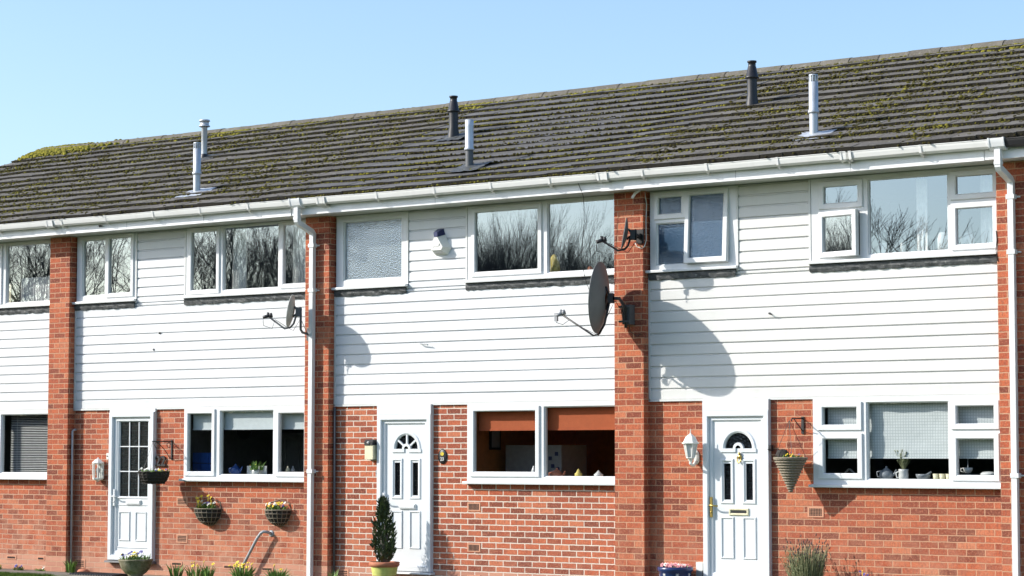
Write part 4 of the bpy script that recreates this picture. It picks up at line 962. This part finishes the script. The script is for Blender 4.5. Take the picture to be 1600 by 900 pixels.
# rubber mat by door 22
T = thing('door_mat', 'black ridged rubber mat on the path in front of door 22', 'door mat', (-6.95, -.35, 0))
m = MB()
for k in range(17): x = -.42+.0525*k; m.tube([(x, -.22, .012), (x+.0, .0, .03), (x, .22, .012)], .014, 6)
m.box(-.45, .45, -.235, .235, .004, .012); m.build('mat', M['black'], T)

# ------------------------------------------------------------------ seen through the windows
def at(i, x): return XP[i]+x
def curtain(label, i, x0, x1, z0, z1, y=.34, amp=.018, mat='curtain', wl=.055, cat='curtain', name='curtain'):
    m = MB(); n = int((x1-x0)/.009); nz = 4; ph = random.random()*6; vs = []
    for j in range(nz+1):
        for k in range(n+1):
            x = x0+(x1-x0)*k/n; z = z0+(z1-z0)*j/nz; w = mnoise.noise(Vector((x*6, z*.7, ph)))
            vs.append((at(i, 0)+x, y+amp*math.sin(2*math.pi*x/wl+w*3+ph)*(1-.15*j), z))
    m.add(vs, [(j*(n+1)+k, j*(n+1)+k+1, (j+1)*(n+1)+k+1, (j+1)*(n+1)+k) for j in range(nz) for k in range(n)], True)
    return tag(m.build(name, M[mat]), label, cat)
curtain('white gathered curtain at the left of the wide upstairs window of house 22', 1, 3.35, 3.62, 4.03, 4.94)
curtain('white gathered curtain at the right end of the upstairs window of house 22', 1, 4.50, 4.93, 4.03, 4.94)
curtain('pale net curtain in the upstairs window at the left edge', 0, 4.0, 4.92, 4.03, 4.42, .36, .012)
curtain('white net curtain at the right end of the five-light upstairs window', 3, 4.70, 4.94, 4.03, 4.93)
curtain('thin white drape hanging inside the wide pane beside the right downpipe', 3, 3.88, 4.02, 4.03, 4.9, .40, .01)
def sheet(label, i, x0, x1, z0, z1, y, mat, name, wob=.004):
    T = thing(name, label, 'blind', (at(i, x0), y, z1)); m = MB(); n = 14; nz = 10; w, h = x1-x0, z1-z0; vs = []; 
    for j in range(nz+1):
        for k in range(n+1): vs.append((w*k/n, wob*mnoise.noise(Vector((k*.7, j*.5, i))), -h*j/nz))
    m.add(vs, [(j*(n+1)+k, j*(n+1)+k+1, (j+1)*(n+1)+k+1, (j+1)*(n+1)+k) for j in range(nz) for k in range(n)], True)
    m.uv = [[(vs[q][0], vs[q][2]) for q in f] for f in m.f]; o = m.build('cloth', M[mat], T); b = MB(); b.box(0, w, -.008, .008, -h-.018, -h); b.build('bottom_bar', M[mat], T); return T
sheet('white roller blind half drawn in the ground floor window of house 22', 1, 2.74, 4.93, 2.09, 2.36, .225, 'blind_white', 'roller_blind')
sheet('orange roller blind half drawn in the kitchen window of house 23', 2, 2.78, 4.95, 2.05, 2.36, .225, 'blind_orange', 'roller_blind')
sheet('grey-checked cloth blind drawn two thirds down in the right ground floor window', 3, 2.80, 4.93, 1.70, 2.36, .235, 'gingham', 'roman_blind', .022)
T = thing('venetian_blind', 'white venetian blind in the ground floor window at the left edge', 'blind', (at(0, 2.75), .30, 1.44)); m = MB()
for k in range(34): z = .02+.026*k; m.face([(1.15,-.011,z-.004),(2.19,-.011,z-.004),(2.19,.011,z+.006),(1.15,.011,z+.006)]); m.face([(.03,-.011,z-.004),(1.0,-.011,z-.004),(1.0,.011,z+.006),(.03,.011,z+.006)])
m.build('slats', M['slat'], T); m = MB()
for x in (.15, .85, 1.3, 2.05): m.tube([(x, -.012, 0), (x, -.012, .9)], .002, 4)
m.build('cords', M['slat'], T)

BZ = 1.436
def pot(name, label, cat, i, x, y, prof, mat, z=BZ, n=18, extra=None, group=None):
    T = thing(name, label, cat, (at(i, x), y, z), group); m = MB(); m.lathe(prof, n=n); m.build('body', M[mat], T)
    if extra: extra(T)
    return T
def tp(T, mat='grey_china', r=.075):
    m = MB(); m.tube([(r*.8,0,.04),(r*1.35,0,.07),(r*1.7,0,.12)], [.018,.013,.009], 8); m.build('spout', M[mat], T)
    m = MB(); m.tube([(-r*.85,0,.03),(-r*1.5,0,.04),(-r*1.6,0,.09),(-r*.8,0,.105)], .008, 6); m.build('handle', M[mat], T)
    m = MB(); m.lathe([(r*.6,.115),(r*.45,.128),(.012,.14),(.015,.155),(0,.16)], n=14); m.build('lid', M[mat], T)
TPR = [(0,0),(.05,0),(.078,.03),(.085,.06),(.075,.09),(.045,.116),(0,.118)]
pot('teapot', 'grey china teapot on the windowsill behind the checked blind', 'teapot', 3, 3.51, .30, TPR, 'grey_china', extra=tp)
def jug_x(T):
    m = MB(); m.tube([(-.045,0,.03),(-.085,0,.03),(-.095,0,.08),(-.05,0,.105)], .009, 6); m.build('handle', M['porcelain'], T); m = MB()
    for _ in range(40): a = random.random()*6.28; d = Vector((math.cos(a)*random.uniform(.1,.75), math.sin(a)*.4, 1)).normalized(); L = random.uniform(.12, .25); m.tube([(0,0,.1), d*L+Vector((0,0,.09))], .0018, 4); m.tube([d*L+Vector((0,0,.09)), d*(L+.03)+Vector((0,0,.09))], .005, 5)
    m.build('dried_stems', M['lavender'], T)
pot('jug', 'white jug holding dried lavender stems on the right windowsill', 'jug', 3, 3.73, .29, [(0,0),(.052,0),(.058,.05),(.052,.10),(.06,.125),(.05,.122),(.045,.06),(0,.02)], 'porcelain', extra=jug_x)
def pestle(T): m = MB(); m.tube([(-.01,0,.03),(.10,.0,.095)], [.016,.011], 8); m.build('pestle', M['grey_china'], T)
pot('mortar_bowl', 'grey stone mortar with its pestle on the right windowsill', 'bowl', 3, 3.97, .30, [(0,0),(.06,0),(.085,.05),(.088,.07),(.075,.068),(.05,.025),(0,.02)], 'grey_china', extra=pestle)
for k, w in enumerate(('left', 'middle', 'right')): pot('cup', w + ' of the three cream cups in a row on the right windowsill', 'cup', 3, 4.13+.078*k, .29, [(0,0),(.03,0),(.036,.075),(.032,.073),(.027,.01),(0,.008)], 'cream', group='cream cups in a row')
def stand(T):
    m = MB(); m.tube([(0,0,.0),(0,0,.21)], .004, 6); m.tube([(.03*math.sin(t*.55),0,.24-.03*math.cos(t*.55)) for t in range(13)], .0045, 5); m.build('stand_rod', M['silver'], T)
    m = MB(); m.lathe([(0,.05),(.03,.05),(.05,.08),(.055,.11),(.05,.108),(0,.07)], n=16); m.tube([(-.05,0,.06),(-.085,0,.07),(-.085,0,.1),(-.05,0,.105)], .006, 6); m.build('teacup', M['porcelain'], T)
pot('cake_stand', 'small cake stand with a teacup in the right end of the window', 'cake stand', 3, 4.51, .31, [(0,.02),(.04,0),(.10,.025),(.12,.032),(.12,.038),(.04,.03),(0,.03)], 'grey_china', z=1.47, extra=stand)
pot('dish_bowl', 'pale oval lidded dish at the right end of the sill', 'bowl', 3, 4.76, .31, [(0,0),(.07,0),(.10,.04),(.09,.05),(.07,.065),(0,.07)], 'porcelain', z=1.47)
T = thing('folded_card', 'small white folded card in the lower left pane of the checked-blind window', 'card', (at(3, 3.01), .33, 1.49)); m = MB(); m.face([(-.08,0,0),(0,0,.075),(0,.06,.075),(-.08,.06,0)]); m.face([(0,0,.075),(.09,0,0),(.09,.06,0),(0,.06,.075)]); m.build('card', M['porcelain'], T)
# house 23 kitchen
pot('pepper_pot', 'white pointed pot in the left pane of the orange kitchen window', 'pot', 2, 3.61, .27, [(0,0),(.03,0),(.034,.05),(.022,.075),(.012,.11),(0,.115)], 'porcelain', z=1.47)
pot('teapot', 'low orange teapot on the kitchen windowsill of house 23', 'teapot', 2, 3.95, .29, TPR, 'terracotta', z=1.40, extra=lambda T: tp(T, 'terracotta'))
pot('honey_pot', 'amber pointed jar in the kitchen window of house 23', 'jar', 2, 4.28, .29, [(0,0),(.045,0),(.05,.05),(.03,.065),(.02,.09),(0,.115)], 'yellow_toy')
pot('sugar_pot', 'white lidded pot nearest the pier in the kitchen window', 'pot', 2, 4.58, .29, [(0,0),(.055,0),(.06,.04),(.03,.065),(.012,.085),(0,.095)], 'porcelain')
T = thing('fridge', 'pale fridge with small magnets standing inside the orange kitchen', 'fridge', (at(2, 2.505), 1.2, .05)); m = MB(); m.box(0, .90, 0, .6, 0, 1.80); m.build('cabinet', M['fridge'], T)
for x, z in ((.60,1.68),(.70,1.60),(.80,1.66),(.74,1.50),(.82,1.46)): m = MB(); m.box(x, x+.05, -.008, -.001, z, z+.05); m.build('magnet', M['navy'], T)
T = thing('wall_picture', 'small dark framed picture on the orange kitchen wall', 'picture', (at(2, 2.33), 1.2, 1.95)); m = MB(); m.box(-.01, .01, -.12, .12, -.16, .16); m.build('frame', M['black'], T); m = MB(); m.box(.0105, .014, -.09, .09, -.13, .13); m.build('print', M['grey_china'], T)
# house 22 kitchen
T = thing('tiled_splashback', 'blue tiled splashback inside the left pane of the ground floor window of house 22', 'tiles', (at(1, 2.475), .5, 1.45)); m = MB()
for a in range(3):
    for b in range(2): m.box(.01+.155*a, .155+.155*a, -.01, .0, .155*b, .145+.155*b)
m.build('tiles', M['tile_blue'], T)
pot('teapot', 'blue teapot on the windowsill of house 22', 'teapot', 1, 3.48, .31, TPR, 'blue_china', extra=lambda T: tp(T, 'blue_china'))
pot('plant_pot', 'white and blue patterned pot with a leafy plant in the window of house 22', 'potted plant', 1, 3.87, .30, [(0,0),(.045,0),(.062,.085),(.055,.085),(0,.07)], 'porcelain', extra=lambda T: bloom(T, .09, [('yellow', 2, .1, .012)], leaves=44, lh=.13, z=.07))
T = thing('white_card', 'white sheet of card leaning in the window of house 22 behind the plant', 'card', (at(1, 3.80), .38, BZ)); m = MB(); m.box(-.17, .20, 0, .004, 0, .13); m.build('sheet', M['porcelain'], T)
for x, w, mt in ((4.47, 'pale left', 'cream'), (4.56, 'clear right', 'grey')): pot('bottle', w + ' of two little bottles in the window of house 22', 'bottle', 1, x, .29, [(0,0),(.026,0),(.028,.05),(.012,.07),(.012,.095),(0,.096)], mt, z=1.47)
T = thing('tall_cupboard', 'dim tall cupboard at the back of the ground floor room of house 22', 'cupboard', (at(1, 2.5), 2.4, .05)); m = MB(); m.box(0, .75, 0, .5, 0, 2.0); m.build('carcass', M['grey'], T)
for k in range(2): m = MB(); m.ring(.02+.36*k, .36+.36*k, .1, 1.95, .06, -.018, .0); m.build('cupboard_door', M['grey'], T)
T = thing('round_clock', 'dark round wall clock inside the ground floor room of house 22', 'clock', (at(1, 2.66), 1.4, 2.09)); m = MB(); m.lathe([(0,0),(.13,0),(.14,.02),(.15,0)], n=20); m.xf(Matrix.Rotation(R(90),4,'X')); m.build('clock_case', M['black'], T)
# upstairs
def vz(name, label, cat, i, x, h, r, mat='porcelain'): pot(name, label, cat, i, x, .30, [(0,0),(r,0),(r*1.05,h*.7),(r*.8,h*.95),(r*.6,h),(0,h)], mat, z=4.03)
vz('candle', 'broad white candle at the left of the five-light upstairs window', 'candle', 3, 3.50, .14, .055); vz('candle', 'slim white candle second from the left in the five-light upstairs window', 'candle', 3, 3.745, .13, .022)
vz('candle', 'tall thin white candle beside the drape in the five-light upstairs window', 'candle', 3, 4.01, .26, .018); vz('vase', 'round white vase in the middle of the five-light upstairs window', 'vase', 3, 4.25, .22, .06); vz('vase', 'broad white vase behind the right lower pane of the five-light upstairs window', 'vase', 3, 4.55, .20, .075)
vz('ornament', 'tiny orange ornament on the upstairs sill above the large dish', 'ornament', 2, 4.455, .06, .03, 'terracotta')
T = thing('plush_toy', 'yellow plush toy leaning in the upstairs window of house 23', 'toy', (at(2, 3.905), .30, 4.03)); m = MB(); m.lathe([(0,0),(.08,0),(.09,.05),(.075,.14),(.045,.21),(.02,.24),(0,.245)], n=14, sy=.6); m.build('body', M['yellow_toy'], T); m = MB(); m.lathe([(0,0),(.05,.01),(.05,.07),(0,.09)], (.05,-.05,0), 10); m.build('paw', M['yellow_toy'], T)
T = thing('cardboard_box', 'tan box standing in the upstairs window at the left edge of the picture', 'box', (at(0, 3.72), .32, 4.03)); m = MB(); m.box(-.10,.10,0,.15,0,.30); m.build('carton', M['cream'], T)

# ------------------------------------------------------------------ ground
def grid(name, x0, x1, y0, y1, z, mat, n=2, kind='structure'):
    m = MB(); m.face([(x0,y0,z),(x1,y0,z),(x1,y1,z),(x0,y1,z)], [(x0,y0),(x1,y0),(x1,y1),(x0,y1)]); return tag(m.build(name, mat), kind=kind)
grid('ground', -600, 600, -600, 600, -.012, M['lawn'])
grid('added_road', -600, 600, -14, -3.2, -.006, M['asphalt'])  # unseen asphalt strip added to cut green bounce from the lawn
grid('path', -40, 40, -.52, .2, -.004, M['paving'])
m = MB(); m.box(-40, 40, -.60, -.521, -.03, .012); tag(m.build('path_edging', M['paving']), kind='structure')
m = MB()
for _ in range(9000):
    x = random.uniform(-10.6, -7.6); y = -.61-abs(random.gauss(0, .55)); a = random.random()*6.28; h = random.uniform(.02, .05)
    b = Vector((x, y, -.012)); t = b+Vector((random.gauss(0,.014), random.gauss(0,.014), h)); s = Vector((math.cos(a), math.sin(a), 0))*.003; m.face([b-s, b+s, t])
tag(m.build('grass_blades', M['lawn']), 'short bright grass along the path at the lower left', 'grass', kind='stuff')
T = thing('brown_stone', 'brown rounded stone by the mat under the shaded pier', 'stone', (-7.55, -.12, 0)); m = MB(); m.lathe([(.07,0),(.085,.03),(.06,.06),(0,.07)], n=10, sx=1.2); m.build('stone', M['terracotta'], T)

# bare trees and shrubs on the green opposite; the panes mirror them
def bare_tree(name, label, x, y, h, seed, spread=.55, levels=6, multi=1, grp='bare trees on the green opposite'):
    rnd = random.Random(seed); T = thing(name, label, 'tree', (x, y, 0), grp); tr = MB(); cr = MB()
    def grow(p, d, L, r, lv):
        q = p+d*L*.5+Vector((rnd.gauss(0,.04)*L, rnd.gauss(0,.04)*L, 0)); e = q+(d+Vector((rnd.gauss(0,.12), rnd.gauss(0,.12), .06))).normalized()*L*.5
        (tr if lv <= 1 else cr).tube([p, q, e], [r*.75, r*.62, r*.48], 5 if lv < 3 else 3, False)
        if lv >= levels: return
        for k in range(3 if lv < levels-1 else 4):
            ax = Vector((rnd.gauss(0,1), rnd.gauss(0,1), rnd.gauss(0,.5))).normalized()
            nd = (d + ax*spread*rnd.uniform(.6, 1.3) + Vector((0,0,.12))).normalized(); f = rnd.uniform(.35, 1.)
            grow(q.lerp(e, f) if k else e, nd, L*rnd.uniform(.62, .84), r*.6*rnd.uniform(.8, 1.05), lv+1)
    for k in range(multi):
        a = k*6.28/max(1, multi)+rnd.random(); d = Vector((math.cos(a)*.28, math.sin(a)*.28, 1)).normalized() if multi > 1 else Vector((0,0,1))
        grow(Vector((math.cos(a)*.1*(multi > 1), math.sin(a)*.1*(multi > 1), -.05)), d, h*.26*rnd.uniform(.85, 1.1), h*.018/(1 if multi == 1 else 1.6), 0)
    zt = max(p[2] for p in cr.v)
    for q in (tr, cr): q.v = [(p[0]*h/zt, p[1]*h/zt, p[2]*h/zt) for p in q.v]
    tr.build('trunk', M['wood_twig'], T); cr.build('crown', M['wood_twig'], T)
protos = {}
def plant_tree(kind, x, y, h, rz, label):
    T = protos.get(kind)
    if T is None:
        if kind[0] == 't': bare_tree('bare_tree', label, x, y, 10., {'ta': 1, 'tb': 3, 'tc': 4}[kind], .58, 7 if kind != 'tc' else 6, 1)
        else: bare_tree('bare_shrub', label, x, y, 7., {'sa': 5, 'sb': 8}[kind], .36, 6, 17, 'bare shrubs on the green opposite')
        T = protos[kind] = [o for o in col.objects if o.type == 'EMPTY' and o.name.startswith('bare_')][-1]; T['h0'] = 10. if kind[0] == 't' else 7.
    else: T2 = copy_tree(T); T2.location = (x, y, 0); T2['label'] = label; T = T2
    T.rotation_euler.z = rz; T.scale = (h/T['h0'],)*3
for k, x, y, h, rz in [('ta',-40,-23,11,0), ('tb',-35.5,-20.5,10.4,1), ('ta',-32,-21.5,10,2.2), ('tb',-29.3,-20,9.7,3), ('ta',-27,-21.5,9.8,4), ('tb',-24.4,-20,9.6,5), ('ta',-22.0,-21,9.4,.7), ('tc',-5.3,-21,7.5,2)]:
    plant_tree(k, x, y, h, rz, 'leafless tree on the green across from the houses')
for k, x, h, rz in [('sa',-20.2,8.0,0), ('sb',-18.8,7.9,1), ('sa',-17.6,8.0,2), ('sb',-16.5,8.1,3), ('sa',-15.5,8.0,4), ('sb',-14.6,7.9,5), ('sa',-13.7,7.7,.6), ('sb',-12.8,7.4,1.7), ('sa',-11.9,7.1,2.6), ('sb',-11.0,6.8,3.4), ('sa',-10.2,6.6,4.4)]:
    plant_tree(k, x, -20+.4*math.sin(x*3), h, rz, 'leafless many-stemmed shrub on the green across from the houses')
m = MB()  # unseen hedging added so the ground-floor panes mirror something dark
for _ in range(30000):
    x = random.uniform(-62, 4); y = -29+random.gauss(0, .5); z = 3.9*random.random()**.7*(1+.25*mnoise.noise(Vector((x*.35, 0, 0)))); a = random.random()*6.28; s = .12
    u = Vector((random.gauss(0,1), random.gauss(0,1), random.gauss(0,1))).normalized(); v = u.orthogonal().normalized(); c = Vector((x, y, z)); m.face([c-u*s, c+v*s*.6, c+u*s, c-v*s*.6])
m.box(-62, 4, -29.3, -28.7, 0, 3.0)
T = thing('added_hedge', 'added dark evergreen hedging, unseen, mirrored in the ground-floor panes', 'added_hedge', (0, 0, 0)); m.build('foliage', M['conifer'], T)

# ------------------------------------------------------------------ light, sky, camera
w = bpy.data.worlds.new('World'); sc.world = w; w.use_nodes = True; nt = w.node_tree; bg = nt.nodes['Background']
sky = nt.nodes.new('ShaderNodeTexSky'); sky.sky_type = 'NISHITA'; sky.sun_disc = False; sky.sun_elevation = SUN_EL; sky.sun_rotation = math.pi+SUN_AZ; sky.air_density = 1.0; sky.dust_density = 1.6; sky.ozone_density = 3.2; sky.altitude = 50
nt.links.new(sky.outputs[0], bg.inputs[0]); bg.inputs[1].default_value = .15
L = bpy.data.lights.new('sun', 'SUN'); L.energy = 3.65; L.angle = R(.53); L.color = (1, .95, .88); so = bpy.data.objects.new('sun', L); col.objects.link(so)
to_sun = Vector((-math.sin(SUN_AZ)*math.cos(SUN_EL), -math.cos(SUN_AZ)*math.cos(SUN_EL), math.sin(SUN_EL))); so.rotation_euler = to_sun.to_track_quat('Z', 'Y').to_euler(); so.location = (-20, -20, 20)
cam = bpy.data.cameras.new('camera'); cam.sensor_width = 36; cam.lens = 78.75; cam.clip_end = 3000; cam.clip_start = .1
co = bpy.data.objects.new('camera', cam); col.objects.link(co); co.location = (16.4838, -23.2494, 1.74); co.rotation_euler = (R(90+4.224), 0, R(35.3365)); sc.camera = co
sc.view_settings.view_transform = 'Standard'; sc.view_settings.look = 'None'; sc.view_settings.exposure = .74; sc.view_settings.gamma = 1
sc.render.engine = 'CYCLES'; sc.cycles.max_bounces = 8; sc.cycles.transparent_max_bounces = 12; sc.cycles.caustics_reflective = False; sc.cycles.caustics_refractive = False
